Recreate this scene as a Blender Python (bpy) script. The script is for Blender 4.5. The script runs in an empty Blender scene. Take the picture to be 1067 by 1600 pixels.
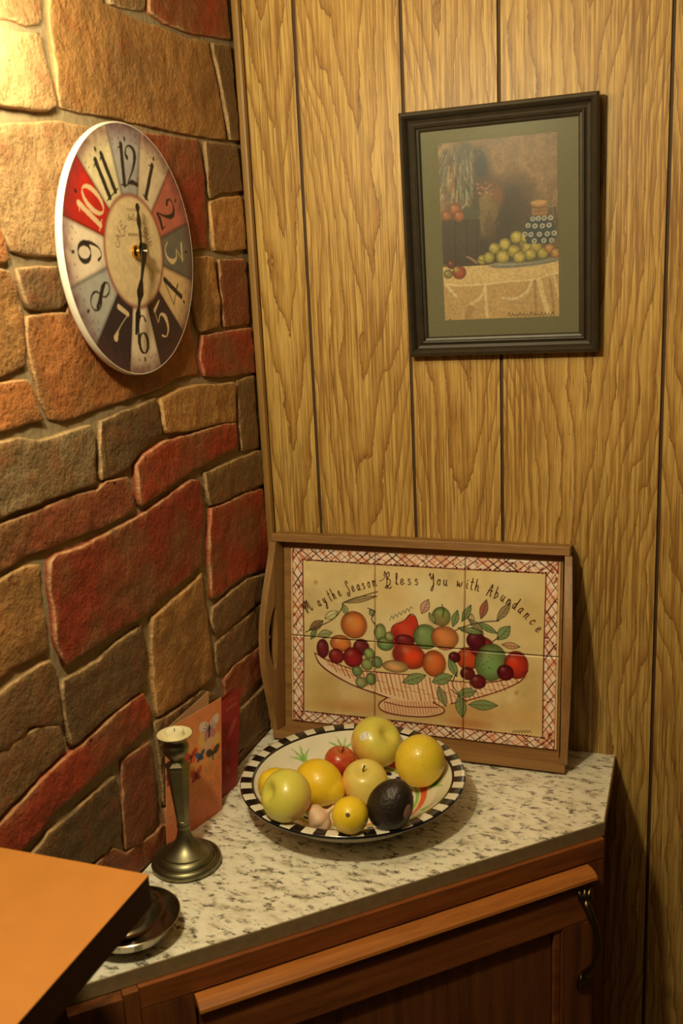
import bpy, bmesh, math, random
import numpy as np
from mathutils import Vector, Matrix, noise as mnoise
from mathutils.geometry import delaunay_2d_cdt

# ------------------------------------------------------------------ camera, light, exposure
ZC = 0.91                                   # height of the worktop above the floor; z below is measured from the worktop
CAM = np.array([0.6878, -1.5063, 0.7881]); CROT = (1.3284, 0.0477, 0.3395); FPX = 1527.94
scene = bpy.context.scene
col = scene.collection
cd = bpy.data.cameras.new('camera'); cam = bpy.data.objects.new('camera', cd); col.objects.link(cam)
cam.location = (CAM[0], CAM[1], CAM[2] + ZC); cam.rotation_mode = 'XYZ'; cam.rotation_euler = CROT
cd.sensor_fit = 'VERTICAL'; cd.sensor_height = 36.0; cd.lens = 36.0 * FPX / 1600.0; cd.clip_start = 0.02
cd.dof.use_dof = True; cd.dof.focus_distance = 1.62; cd.dof.aperture_fstop = 7.0
scene.camera = cam
world = bpy.data.worlds.new('room_ambience'); scene.world = world; world.use_nodes = True
bg = world.node_tree.nodes['Background']; bg.inputs[0].default_value = (1.0, 0.82, 0.48, 1); bg.inputs[1].default_value = 0.015

def lamp(name, loc, watts, color, radius):
    d = bpy.data.lights.new(name, 'POINT'); d.energy = watts; d.color = color; d.shadow_soft_size = radius
    o = bpy.data.objects.new(name, d); col.objects.link(o); o.location = (loc[0], loc[1], loc[2] + ZC); return o
lamp('main_lamp_bulb', (0.24, -1.05, 1.12), 31.0, (1.0, 0.87, 0.52), 0.035)
lamp('wall_sconce_bulb', (0.10, -0.655, 1.05), 3.4, (1.0, 0.87, 0.52), 0.03)
lamp('ceiling_fill_light', (0.40, -1.20, 1.43), 2.5, (1.0, 0.87, 0.53), 0.06)  # unseen fill, added to brighten the scene weakly from above
vs = scene.view_settings; vs.view_transform = 'Standard'; vs.look = 'None'; vs.gamma = 1.0; vs.use_curve_mapping = False
vs.exposure = 0.0

# ------------------------------------------------------------------ pixel -> direction helpers (1067 x 1600 frame)
def _rot(rx, ry, rz):
    cx, sx, cy, sy, cz, sz = math.cos(rx), math.sin(rx), math.cos(ry), math.sin(ry), math.cos(rz), math.sin(rz)
    X = np.array([[1,0,0],[0,cx,-sx],[0,sx,cx]]); Y = np.array([[cy,0,sy],[0,1,0],[-sy,0,cy]]); Z = np.array([[cz,-sz,0],[sz,cz,0],[0,0,1]])
    return Z @ Y @ X
RC = _rot(*CROT)
def ray(u, v):
    d = RC @ np.array([(u - 533.5) / FPX, -(v - 800) / FPX, -1.0]); return d / np.linalg.norm(d)
def on_axis(u, v, ax, val):
    d = ray(u, v); return CAM + d * (val - CAM[ax]) / d[ax]
def on_z(u, v, z): return on_axis(u, v, 2, z)
def on_x(u, v, x): return on_axis(u, v, 0, x)

# ------------------------------------------------------------------ object helpers
def tag(o, label=None, cat=None, group=None, kind=None):
    if label: o['label'] = label
    if cat: o['category'] = cat
    if group: o['group'] = group
    if kind: o['kind'] = kind
    return o
def thing(name, label, cat, loc=(0,0,0), M=None, group=None):
    o = bpy.data.objects.new(name, None); col.objects.link(o); o.empty_display_size = 0.05
    if M is not None: o.matrix_world = M
    else: o.location = loc
    return tag(o, label, cat, group)
def mesh_obj(name, verts, faces, mat, parent=None, smooth=False, mats=None, fm=None):
    me = bpy.data.meshes.new(name); me.from_pydata([tuple(map(float, v)) for v in verts], [], [tuple(f) for f in faces])
    for m in (mats or [mat]): me.materials.append(m)
    if fm is not None: me.polygons.foreach_set('material_index', fm)
    if smooth: me.polygons.foreach_set('use_smooth', [True] * len(me.polygons))
    me.update()
    o = bpy.data.objects.new(name, me); col.objects.link(o)
    if parent is not None: o.parent = parent
    return o
def bm_obj(name, bm, mat, parent=None, smooth=False, angle=None):
    bmesh.ops.recalc_face_normals(bm, faces=bm.faces[:])
    me = bpy.data.meshes.new(name); bm.to_mesh(me); bm.free(); me.materials.append(mat)
    if smooth or angle:
        me.polygons.foreach_set('use_smooth', [True] * len(me.polygons))
    if angle: me.set_sharp_from_angle(angle=math.radians(angle))
    o = bpy.data.objects.new(name, me); col.objects.link(o)
    if parent is not None: o.parent = parent
    return o
def add_box(bm, x0, x1, y0, y1, z0, z1, bev=0.0):
    b2 = bmesh.new(); bmesh.ops.create_cube(b2, size=1.0)
    for v in b2.verts:
        v.co = Vector(((x0+x1)/2 + v.co.x*(x1-x0), (y0+y1)/2 + v.co.y*(y1-y0), (z0+z1)/2 + v.co.z*(z1-z0)))
    if bev: bmesh.ops.bevel(b2, geom=b2.edges[:], offset=bev, segments=2, profile=0.7, affect='EDGES')
    me = bpy.data.meshes.new('t'); b2.to_mesh(me); b2.free(); bm.from_mesh(me); bpy.data.meshes.remove(me); return bm
def box(name, x0, x1, y0, y1, z0, z1, mat, parent=None, bev=0.001):
    return bm_obj(name, add_box(bmesh.new(), x0, x1, y0, y1, z0, z1, bev), mat, parent)
def prism(name, outer, holes, h0, h1, mat, parent=None, frame=None, bev=0.0):
    """polygon (with holes) in a,b extruded along c from h0 to h1; frame(a,b,c)->xyz"""
    frame = frame or (lambda a, b, c: (a, b, c))
    pts = [Vector(q) for q in outer]; edges = [(i, (i+1) % len(outer)) for i in range(len(outer))]
    loops = [list(range(len(outer)))]
    for h in holes:
        s = len(pts); pts += [Vector(q) for q in h]; edges += [(s+i, s+(i+1) % len(h)) for i in range(len(h))]; loops.append(list(range(s, s+len(h))))
    v2, e2, f2, ov, oe, of = delaunay_2d_cdt(pts, edges, [], 2 if holes else 1, 1e-7)
    if holes:   # drop triangles that fall in a hole
        def inside(p, poly):
            c = False; j = len(poly) - 1
            for i in range(len(poly)):
                if (poly[i][1] > p[1]) != (poly[j][1] > p[1]) and p[0] < (poly[j][0]-poly[i][0])*(p[1]-poly[i][1])/(poly[j][1]-poly[i][1])+poly[i][0]: c = not c
                j = i
            return c
        ff = []
        for f in f2:
            c = sum((v2[i] for i in f), Vector((0, 0))) / len(f)
            if inside(c, outer) and not any(inside(c, h) for h in holes): ff.append(f)
        f2 = ff
    n = len(v2); V = [frame(v.x, v.y, h0) for v in v2] + [frame(v.x, v.y, h1) for v in v2]
    F = [tuple(reversed(f)) for f in f2] + [tuple(i+n for i in f) for f in f2]
    back = {}
    for k, l in enumerate(ov):
        for i in l: back[i] = k
    for lp in loops:
        for i in range(len(lp)):
            a, b = back[lp[i]], back[lp[(i+1) % len(lp)]]; F.append((a, b, b+n, a+n))
    bm = bmesh.new(); bv = [bm.verts.new(v) for v in V]
    for f in F:
        try: bm.faces.new([bv[i] for i in f])
        except ValueError: pass
    return bm_obj(name, bm, mat, parent)
def lathe_data(profile, n=48, cols=None):
    V, F = [], []
    for r, z in profile:
        for k in range(n):
            a = 2*math.pi*k/n; V.append((r*math.cos(a), r*math.sin(a), z))
    for i in range(len(profile)-1):
        for k in range(n):
            F.append((i*n+k, i*n+(k+1) % n, (i+1)*n+(k+1) % n, (i+1)*n+k))
    return V, F
def lathe(name, profile, mat, parent=None, n=48, angle=35):
    V, F = lathe_data(profile, n)
    bm = bmesh.new(); bv = [bm.verts.new(v) for v in V]
    for f in F: bm.faces.new([bv[i] for i in f])
    bmesh.ops.remove_doubles(bm, verts=bm.verts[:], dist=1e-6)
    return bm_obj(name, bm, mat, parent, angle=angle)
def tube_data(path, radii, n=10, caps=True):
    P = [Vector(q) for q in path]; V, F = [], []
    up = Vector((0.3, 0.2, 1)).normalized(); prev = None
    for i, q in enumerate(P):
        t = (P[min(i+1, len(P)-1)] - P[max(i-1, 0)]).normalized()
        a = (up - t*up.dot(t)) if prev is None else (prev - t*prev.dot(t))
        if a.length < 1e-6: a = t.orthogonal()
        a.normalize(); prev = a; b = t.cross(a)
        r = radii[i] if hasattr(radii, '__len__') else radii
        for k in range(n):
            w = 2*math.pi*k/n; V.append(q + a*math.cos(w)*r + b*math.sin(w)*r)
    for i in range(len(P)-1):
        for k in range(n): F.append((i*n+k, i*n+(k+1) % n, (i+1)*n+(k+1) % n, (i+1)*n+k))
    if caps: F.append(tuple(reversed(range(n)))); F.append(tuple(range((len(P)-1)*n, len(P)*n)))
    return V, F
def tube(name, path, radii, mat, parent=None, n=10):
    V, F = tube_data(path, radii, n); return mesh_obj(name, V, F, mat, parent, smooth=True)

# ------------------------------------------------------------------ material helpers
def lin(c):
    return tuple((x/255/12.92 if x/255 <= 0.04045 else ((x/255+0.055)/1.055)**2.4) for x in c)
class NT:
    def __init__(s, name):
        s.m = bpy.data.materials.new(name); s.m.use_nodes = True; s.t = s.m.node_tree; s.b = s.t.nodes['Principled BSDF']
    def n(s, typ, **kw):
        x = s.t.nodes.new(typ)
        for k, v in kw.items():
            if k.startswith('i_'):
                key = k[2:]; key = int(key) if key.isdigit() else key.replace('_', ' ')
                x.inputs[key].default_value = v
            else: setattr(x, k, v)
        return x
    def l(s, a, b): s.t.links.new(a, b)
    def math(s, op, a, b=None, c=None):
        x = s.n('ShaderNodeMath', operation=op)
        for i, q in enumerate((a, b, c)):
            if q is None: continue
            if isinstance(q, (int, float)): x.inputs[i].default_value = q
            else: s.l(q, x.inputs[i])
        return x.outputs[0]
    def ramp(s, f, stops, interp='LINEAR'):
        r = s.n('ShaderNodeValToRGB'); r.color_ramp.interpolation = interp
        e = r.color_ramp.elements
        while len(e) < len(stops): e.new(0.5)
        for q, (p, c) in zip(e, stops): q.position = p; q.color = (*c, 1)
        s.l(f, r.inputs[0]); return r.outputs[0]
    def mix(s, f, a, b, blend='MIX'):
        x = s.n('ShaderNodeMix', data_type='RGBA', blend_type=blend)
        for i, q in ((0, f), (6, a), (7, b)):
            if isinstance(q, (int, float)): x.inputs[i].default_value = q
            elif isinstance(q, tuple): x.inputs[i].default_value = (*q, 1) if len(q) == 3 else q
            else: s.l(q, x.inputs[i])
        return x.outputs[2]
    def coord(s, scale=(1,1,1), kind='Object'):
        c = s.n('ShaderNodeTexCoord'); m = s.n('ShaderNodeMapping'); m.inputs['Scale'].default_value = scale
        s.l(c.outputs[kind], m.inputs[0]); return m.outputs[0]
    def noise(s, v, scale, detail=3, rough=0.5):
        x = s.n('ShaderNodeTexNoise'); x.inputs['Scale'].default_value = scale; x.inputs['Detail'].default_value = detail; x.inputs['Roughness'].default_value = rough
        s.l(v, x.inputs['Vector']); return x.outputs['Fac']
    def bump(s, h, strength, dist=0.002):
        b = s.n('ShaderNodeBump'); b.inputs['Strength'].default_value = strength; b.inputs['Distance'].default_value = dist
        s.l(h, b.inputs['Height']); s.l(b.outputs[0], s.b.inputs['Normal'])
    def base(s, c):
        if isinstance(c, tuple): s.b.inputs['Base Color'].default_value = (*c, 1)
        else: s.l(c, s.b.inputs['Base Color'])
    def set(s, rough=0.5, metal=0.0, spec=0.5, coat=0.0):
        s.b.inputs['Roughness'].default_value = rough; s.b.inputs['Metallic'].default_value = metal
        s.b.inputs['Specular IOR Level'].default_value = spec; s.b.inputs['Coat Weight'].default_value = coat
        s.b.inputs['Coat Roughness'].default_value = 0.1; return s.m
def plain(name, rgb, rough=0.5, metal=0.0, var=0.15, scale=40, bump=0.0, coat=0.0, spec=0.5):
    t = NT(name); c = lin(rgb); v = t.coord(); f = t.noise(v, scale, 4)
    t.base(t.mix(f, tuple(x*(1-var) for x in c), tuple(min(1, x*(1+var)) for x in c)))
    if bump: t.bump(f, bump)
    return t.set(rough, metal, spec, coat)
def painted(name, rough=0.4, coat=0.0, spec=0.5):
    t = NT(name); a = t.n('ShaderNodeVertexColor'); a.layer_name = 'paint'; t.base(a.outputs[0]); return t.set(rough, 0, spec, coat)

def wood(name, dark, mid, light, lines=60.0, rough=0.45, axis='z', bump=0.15, coat=0.0):
    """straight-grained wood; axis = direction of the grain in object space"""
    t = NT(name); k = {'x': (0.06, 1, 1), 'y': (1, 0.06, 1), 'z': (1, 1, 0.06)}[axis]
    v = t.coord(k); a = t.noise(v, lines, 4, 0.6); b = t.noise(v, lines*5, 3, 0.6); c = t.noise(v, lines*0.25, 2)
    f = t.math('ADD', t.math('MULTIPLY', a, 0.55), t.math('ADD', t.math('MULTIPLY', b, 0.25), t.math('MULTIPLY', c, 0.2)))
    t.base(t.ramp(f, [(0.34, lin(dark)), (0.5, lin(mid)), (0.66, lin(light))])); t.bump(f, bump, 0.001)
    return t.set(rough, coat=coat)

def make_panelling():
    t = NT('oak_print_panelling'); tc = t.n('ShaderNodeTexCoord'); sp = t.n('ShaderNodeSeparateXYZ'); t.l(tc.outputs['Object'], sp.inputs[0])
    oi = t.n('ShaderNodeObjectInfo'); rnd = oi.outputs['Random']
    off = t.n('ShaderNodeCombineXYZ'); t.l(t.math('MULTIPLY', rnd, 37.0), off.inputs[0]); t.l(t.math('MULTIPLY', rnd, 11.0), off.inputs[2])
    ad = t.n('ShaderNodeVectorMath', operation='ADD'); t.l(tc.outputs['Object'], ad.inputs[0]); t.l(off.outputs[0], ad.inputs[1])
    def mp(scale):
        m = t.n('ShaderNodeMapping'); m.inputs['Scale'].default_value = scale; t.l(ad.outputs[0], m.inputs[0]); return m.outputs[0]
    n1 = t.noise(mp((5, 1, 1.8)), 1.0, 3); n2 = t.noise(mp((26, 1, 9)), 1.0, 5, 0.65); n3 = t.noise(mp((3, 1, 1.1)), 1.0, 1)
    x = t.math('ADD', sp.outputs[0], t.math('MULTIPLY', t.math('SUBTRACT', n1, 0.5), 0.16))
    ax = t.math('ABSOLUTE', x)
    par = t.math('ADD', t.math('MULTIPLY', t.math('MULTIPLY', x, x), 260.0), t.math('MULTIPLY', ax, 26.0))
    v = t.math('SUBTRACT', t.math('MULTIPLY', sp.outputs[2], 5.5), par)
    v = t.math('ADD', v, t.math('ADD', t.math('MULTIPLY', n2, 1.1), t.math('MULTIPLY', n3, 2.4)))
    fr = t.math('FRACT', v)
    band = t.ramp(fr, [(0.0, lin((112,74,34))), (0.035, lin((160,116,56))), (0.20, lin((184,144,76))), (0.55, lin((202,164,92))), (0.97, lin((204,168,96))), (1.0, lin((116,78,36)))])
    s1 = t.noise(mp((260, 1, 4)), 1.0, 4, 0.7); s2 = t.noise(mp((700, 1, 14)), 1.0, 2, 0.6); s0 = t.noise(mp((9, 1, 3)), 1.0, 3, 0.6)
    c = t.mix(t.math('MULTIPLY', t.ramp(s1, [(0.42, (1,1,1)), (0.56, (0,0,0))]), t.ramp(s0, [(0.35, (.35,.35,.35)), (0.6, (1,1,1))])), band, lin((138,98,46)))
    # mixing factor goes through a grey ramp: dark streaks where s1 is low
    c = t.mix(t.math('MULTIPLY', t.ramp(s2, [(0.34, (1,1,1)), (0.46, (0,0,0))]), 0.7), c, lin((100,66,28)))
    fl = t.noise(mp((70, 1, 46)), 1.0, 4, 0.75)
    c = t.mix(t.math('MULTIPLY', t.ramp(fl, [(0.67, (0,0,0)), (0.71, (1,1,1))]), 0.7), c, lin((70,42,14)))
    t.base(c); t.bump(s1, 0.08, 0.0006)
    return t.set(0.42, spec=0.35)

def make_stone():
    t = NT('painted_field_stone'); oi = t.n('ShaderNodeObjectInfo'); v0 = t.coord()
    off = t.n('ShaderNodeVectorMath', operation='ADD'); t.l(v0, off.inputs[0]); cx = t.n('ShaderNodeCombineXYZ'); t.l(t.math('MULTIPLY', oi.outputs['Random'], 9.0), cx.inputs[1]); t.l(cx.outputs[0], off.inputs[1]); v = off.outputs[0]
    big = t.noise(v, 9, 3, 0.6); mid = t.noise(v, 34, 4, 0.65); fine = t.noise(v, 150, 4, 0.7)
    c = t.mix(t.math('MULTIPLY', t.ramp(big, [(0.45, (0,0,0)), (0.64, (1,1,1))]), 0.72), oi.outputs['Color'], lin((122,90,54)))
    c = t.mix(t.math('MULTIPLY', t.ramp(mid, [(0.52, (0,0,0)), (0.68, (1,1,1))]), 0.4), c, lin((150,66,34)))
    c = t.mix(t.math('MULTIPLY', t.ramp(fine, [(0.30, (1,1,1)), (0.48, (0,0,0))]), 0.45), c, lin((86,52,30)))
    at = t.n('ShaderNodeVertexColor'); at.layer_name = 'paint'; c = t.mix(t.math('MULTIPLY', t.math('MULTIPLY', at.outputs[0], t.ramp(mid, [(0.35, (.25,.25,.25)), (0.6, (1,1,1))])), 0.75), c, lin((214,178,128)))  # edges tinted paler, standing in for light caught along them
    t.base(c)
    vo = t.n('ShaderNodeTexNoise', noise_type='RIDGED_MULTIFRACTAL'); vo.inputs['Scale'].default_value = 22; vo.inputs['Detail'].default_value = 4; t.l(v, vo.inputs['Vector'])
    h = t.math('ADD', t.math('ADD', mid, t.math('MULTIPLY', fine, 0.5)), t.math('MULTIPLY', vo.outputs['Fac'], 0.25)); t.bump(h, 0.75, 0.008)
    return t.set(0.62, spec=0.35)

def make_granite():
    t = NT('speckled_granite_laminate'); v = t.coord((1, 1, 1)); w = t.noise(v, 14, 3)
    sk = t.n('ShaderNodeMapping'); sk.inputs['Rotation'].default_value = (0, 0, 0.5); sk.inputs['Scale'].default_value = (1.0, 1.9, 1.0); t.l(v, sk.inputs[0]); q = sk.outputs[0]
    a = t.noise(q, 24, 5, 0.68); b = t.noise(q, 46, 5, 0.72); d = t.noise(q, 150, 3, 0.65)
    c = t.ramp(a, [(0.30, lin((170,158,130))), (0.44, lin((228,220,200))), (0.58, lin((242,236,220))), (0.75, lin((226,214,184)))])
    m = t.math('MULTIPLY', t.ramp(b, [(0.52, (0,0,0)), (0.60, (1,1,1))]), t.ramp(w, [(0.36, (.25,.25,.25)), (0.58, (1,1,1))]))
    c = t.mix(t.math('MULTIPLY', m, 0.75), c, lin((132,118,94)))
    k = t.math('MULTIPLY', t.ramp(b, [(0.54, (0,0,0)), (0.60, (1,1,1))]), t.ramp(d, [(0.44, (0,0,0)), (0.54, (1,1,1))]))
    c = t.mix(t.math('MULTIPLY', k, 0.92), c, lin((50,44,38)))
    t.base(c); return t.set(0.30, spec=0.4)

M = {}
M['panel'] = make_panelling(); M['stone'] = make_stone(); M['granite'] = make_granite()
M['edgeband'] = plain('brown_edge_laminate', (142,118,84), 0.45, var=0.35, scale=90)
M['groove'] = plain('dark_groove', (70,46,20), 0.7)
M['mortar'] = plain('sandy_mortar', (150,130,96), 0.9, var=0.3, scale=120, bump=0.6)
M['trimwood'] = wood('corner_trim_wood', (120,86,40), (146,108,54), (166,126,66), 80)
M['paint'] = painted('matte_print', 0.55); M['glaze'] = painted('glazed_paint', 0.16, coat=0.3); M['tileglaze'] = painted('glazed_tile', 0.22, coat=0.15)
M['traywood'] = wood('brown_tray_wood', (118,84,46), (146,106,60), (166,122,70), 90, axis='x')
M['cabwood'] = wood('red_brown_oak', (78,42,18), (118,66,30), (144,84,40), 70, axis='z', coat=0.1)
M['lipwood'] = wood('lit_oak_lip', (134,78,30), (168,100,42), (186,118,54), 70, axis='x', coat=0.1)  # oak made lighter, light on top of the lip put into its colour
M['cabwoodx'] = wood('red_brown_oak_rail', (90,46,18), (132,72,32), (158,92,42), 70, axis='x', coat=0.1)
M['frameblk'] = plain('worn_dark_frame', (50,42,30), 0.42, var=0.45, scale=60, bump=0.12)
M['silver'] = plain('tarnished_silver', (176,168,150), 0.16, 1.0, var=0.2, scale=30)
M['pewter'] = plain('aged_pewter', (132,126,100), 0.40, 1.0, var=0.3, scale=50, bump=0.04)
M['brass'] = plain('antique_brass', (104,90,60), 0.35, 1.0, var=0.4, scale=120)
M['gold'] = plain('polished_brass', (214,170,80), 0.2, 1.0)
M['wax2'] = plain('wax_film', (214,200,158), 0.45)
M['wax'] = plain('cream_wax', (236,226,186), 0.5)
M['black'] = plain('black_enamel', (16,15,14), 0.25, coat=0.3)
M['whiteglaze'] = plain('white_glaze', (226,218,198), 0.18, coat=0.3, var=0.04)
M['blackglaze'] = plain('black_glaze', (22,20,20), 0.18, coat=0.3)
M['rimwhite'] = plain('clock_rim_white', (235,228,212), 0.4, var=0.05)
M['barwood'] = plain('honey_stained_wood', (188,122,54), 0.5, var=0.12, scale=25, bump=0.05)
M['barside'] = plain('shade_dark_wood', (64,38,16), 0.6, var=0.2, scale=30)  # shade on the ledge side put into a darker wood colour
M['ceil'] = plain('ceiling_board', (150,134,104), 0.9, var=0.04)
M['floor'] = plain('brown_floor', (110,82,54), 0.6)

# ------------------------------------------------------------------ small painter for flat prints (arrays -> vertex colours)
rng = np.random.default_rng(7)
class Art:
    def __init__(s, W, H, base):
        s.W, s.H = W, H; s.a = np.ones((H, W, 3)) * np.array(base, float)
    def field(s, cells, seed=0):
        g = np.random.default_rng(seed).random((int(cells*s.H/s.W)+3, cells+3))
        y = np.linspace(0, g.shape[0]-1.01, s.H); x = np.linspace(0, g.shape[1]-1.01, s.W)
        yi, xi = y.astype(int), x.astype(int); fy, fx = (y-yi)[:, None], (x-xi)[None]
        fy = fy*fy*(3-2*fy); fx = fx*fx*(3-2*fx)
        return (g[yi][:, xi]*(1-fy)*(1-fx) + g[yi+1][:, xi]*fy*(1-fx) + g[yi][:, xi+1]*(1-fy)*fx + g[yi+1][:, xi+1]*fy*fx)
    def mottled(s, amt, cells, seed=0):
        f = (s.field(cells, seed)-0.5) + 0.6*(s.field(cells*3, seed+1)-0.5); s.a *= (1 + amt*f)[..., None]
    def tint(s, c, mask): s.a += (np.array(c, float) - s.a) * mask[..., None]
    def win(s, x0, x1, y0, y1):
        x0, y0 = max(0, int(x0)), max(0, int(y0)); x1, y1 = min(s.W, int(x1)+2), min(s.H, int(y1)+2)
        if x1 <= x0 or y1 <= y0: return None
        Y, X = np.mgrid[y0:y1, x0:x1]; return (slice(y0, y1), slice(x0, x1)), X + 0.5, Y + 0.5
    def put(s, sl, m, c):
        s.a[sl] += (np.array(c, float) - s.a[sl]) * m[..., None]
    def poly(s, pts, c, a=1.0):
        P = np.array(pts, float); w = s.win(P[:, 0].min(), P[:, 0].max(), P[:, 1].min(), P[:, 1].max())
        if not w: return
        sl, X, Y = w; ins = np.zeros(X.shape, bool); j = len(P)-1
        for i in range(len(P)):
            c1 = (P[i, 1] > Y) != (P[j, 1] > Y); d = P[j, 1]-P[i, 1]
            ins ^= c1 & (X < (P[j, 0]-P[i, 0])*(Y-P[i, 1])/(d if abs(d) > 1e-9 else 1e-9) + P[i, 0]); j = i
        s.put(sl, ins*a, c)
    def ell(s, cx, cy, rx, ry, c, a=1.0, soft=0.08, ang=0.0, shade=None):
        R = max(rx, ry)*(1+soft)+1; w = s.win(cx-R, cx+R, cy-R, cy+R)
        if not w: return
        sl, X, Y = w; ca, sa = math.cos(ang), math.sin(ang); dx, dy = X-cx, Y-cy
        u, v = (dx*ca+dy*sa)/rx, (-dx*sa+dy*ca)/ry; d = np.sqrt(u*u+v*v)
        m = np.clip((1+soft/2-d)/max(soft, 1.5/max(rx, ry)), 0, 1)*a
        C = np.ones(X.shape+(3,))*np.array(c, float)
        if shade is not None:
            k = np.clip(d, 0, 1)[..., None]**2; C = C*(1-k)+np.array(shade, float)*k
            h = np.exp(-(((u+0.3)**2+(v+0.35)**2)/0.08))[..., None]*0.35; C = C*(1-h)+h*np.array((245, 225, 190.))
        s.a[sl] += (C - s.a[sl])*m[..., None]
    def stroke(s, pts, wd, c, a=1.0, smooth=True):
        P = np.array(pts, float); Wd = np.array(wd if hasattr(wd, '__len__') else [wd]*len(P), float)
        if smooth and len(P) > 2:
            Q = np.vstack([2*P[0]-P[1], P, 2*P[-1]-P[-2]]); out, wo = [], []
            for i in range(len(P)-1):
                p0, p1, p2, p3 = Q[i:i+4]
                for t in np.linspace(0, 1, 7)[:-1]:
                    out.append(0.5*(2*p1+(p2-p0)*t+(2*p0-5*p1+4*p2-p3)*t*t+(3*p1-p0-3*p2+p3)*t**3)); wo.append(Wd[i]*(1-t)+Wd[i+1]*t)
            out.append(P[-1]); wo.append(Wd[-1]); P, Wd = np.array(out), np.array(wo)
        r = Wd.max()/2+1; w = s.win(P[:, 0].min()-r, P[:, 0].max()+r, P[:, 1].min()-r, P[:, 1].max()+r)
        if not w: return
        sl, X, Y = w; m = np.zeros(X.shape)
        for i in range(len(P)-1):
            d = P[i+1]-P[i]; L = d@d+1e-9; t = np.clip(((X-P[i, 0])*d[0]+(Y-P[i, 1])*d[1])/L, 0, 1)
            dist = np.hypot(X-P[i, 0]-t*d[0], Y-P[i, 1]-t*d[1]); m = np.maximum(m, np.clip((Wd[i]*(1-t)+Wd[i+1]*t)/2-dist+0.5, 0, 1))
        s.put(sl, m*a, c)
    def ring(s, cx, cy, rx, ry, wd, c, a=1.0, ang=0.0, t0=0, t1=2*math.pi):
        T = np.linspace(t0, t1, 28); ca, sa = math.cos(ang), math.sin(ang); x, y = rx*np.cos(T), ry*np.sin(T)
        s.stroke(np.c_[cx+x*ca-y*sa, cy+x*sa+y*ca], wd, c, a, smooth=False)
    def sample(s, u, v):
        """u right 0..1, v down 0..1 -> linear RGBA"""
        x = np.clip(np.asarray(u)*s.W-0.5, 0, s.W-1.001); y = np.clip(np.asarray(v)*s.H-0.5, 0, s.H-1.001)
        xi, yi = x.astype(int), y.astype(int); fx, fy = (x-xi)[..., None], (y-yi)[..., None]
        c = s.a[yi, xi]*(1-fx)*(1-fy)+s.a[yi, xi+1]*fx*(1-fy)+s.a[yi+1, xi]*(1-fx)*fy+s.a[yi+1, xi+1]*fx*fy
        c = np.clip(c/255, 0, 1); l = np.where(c <= 0.04045, c/12.92, ((c+0.055)/1.055)**2.4)
        return np.concatenate([l, np.ones(l.shape[:-1]+(1,))], -1)
def set_paint(o, rgba):
    at = o.data.color_attributes.new('paint', 'FLOAT_COLOR', 'POINT'); at.data.foreach_set('color', np.asarray(rgba, dtype=np.float32).ravel())
def hom(src, dst):
    A = []
    for (x, y), (u, v) in zip(src, dst):
        A.append([x, y, 1, 0, 0, 0, -u*x, -u*y]); A.append([0, 0, 0, x, y, 1, -v*x, -v*y])
    h = np.append(np.linalg.solve(np.array(A, float), np.array(dst, float).ravel()), 1).reshape(3, 3)
    def f(pts):
        q = np.c_[np.array(pts, float).reshape(-1, 2), np.ones(len(np.array(pts).reshape(-1, 2)))] @ h.T; return q[:, :2]/q[:, 2:]
    return f
def grid_sheet(name, fn, nu, nv, mat, parent, art=None, uv=None):
    """single sheet of nu x nv cells, fn(U,V)->(..,3), painted from art"""
    U, V = np.meshgrid(np.linspace(0, 1, nu+1), np.linspace(0, 1, nv+1)); P = fn(U, V).reshape(-1, 3)
    i = np.arange((nu+1)*(nv+1)).reshape(nv+1, nu+1)
    F = np.stack([i[1:, :-1], i[1:, 1:], i[:-1, 1:], i[:-1, :-1]], -1).reshape(-1, 4)
    me = bpy.data.meshes.new(name); me.vertices.add(len(P)); me.vertices.foreach_set('co', P.astype(np.float32).ravel())
    me.loops.add(F.size); me.loops.foreach_set('vertex_index', F.astype(np.int32).ravel())
    me.polygons.add(len(F)); me.polygons.foreach_set('loop_start', np.arange(0, F.size, 4, dtype=np.int32))
    me.update(calc_edges=True); me.materials.append(mat)
    o = bpy.data.objects.new(name, me); col.objects.link(o)
    if parent is not None: o.parent = parent
    if art is not None:
        uu, vv = (U, V) if uv is None else uv(U, V); set_paint(o, art.sample(uu, vv).reshape(-1, 4))
    return o
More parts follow.
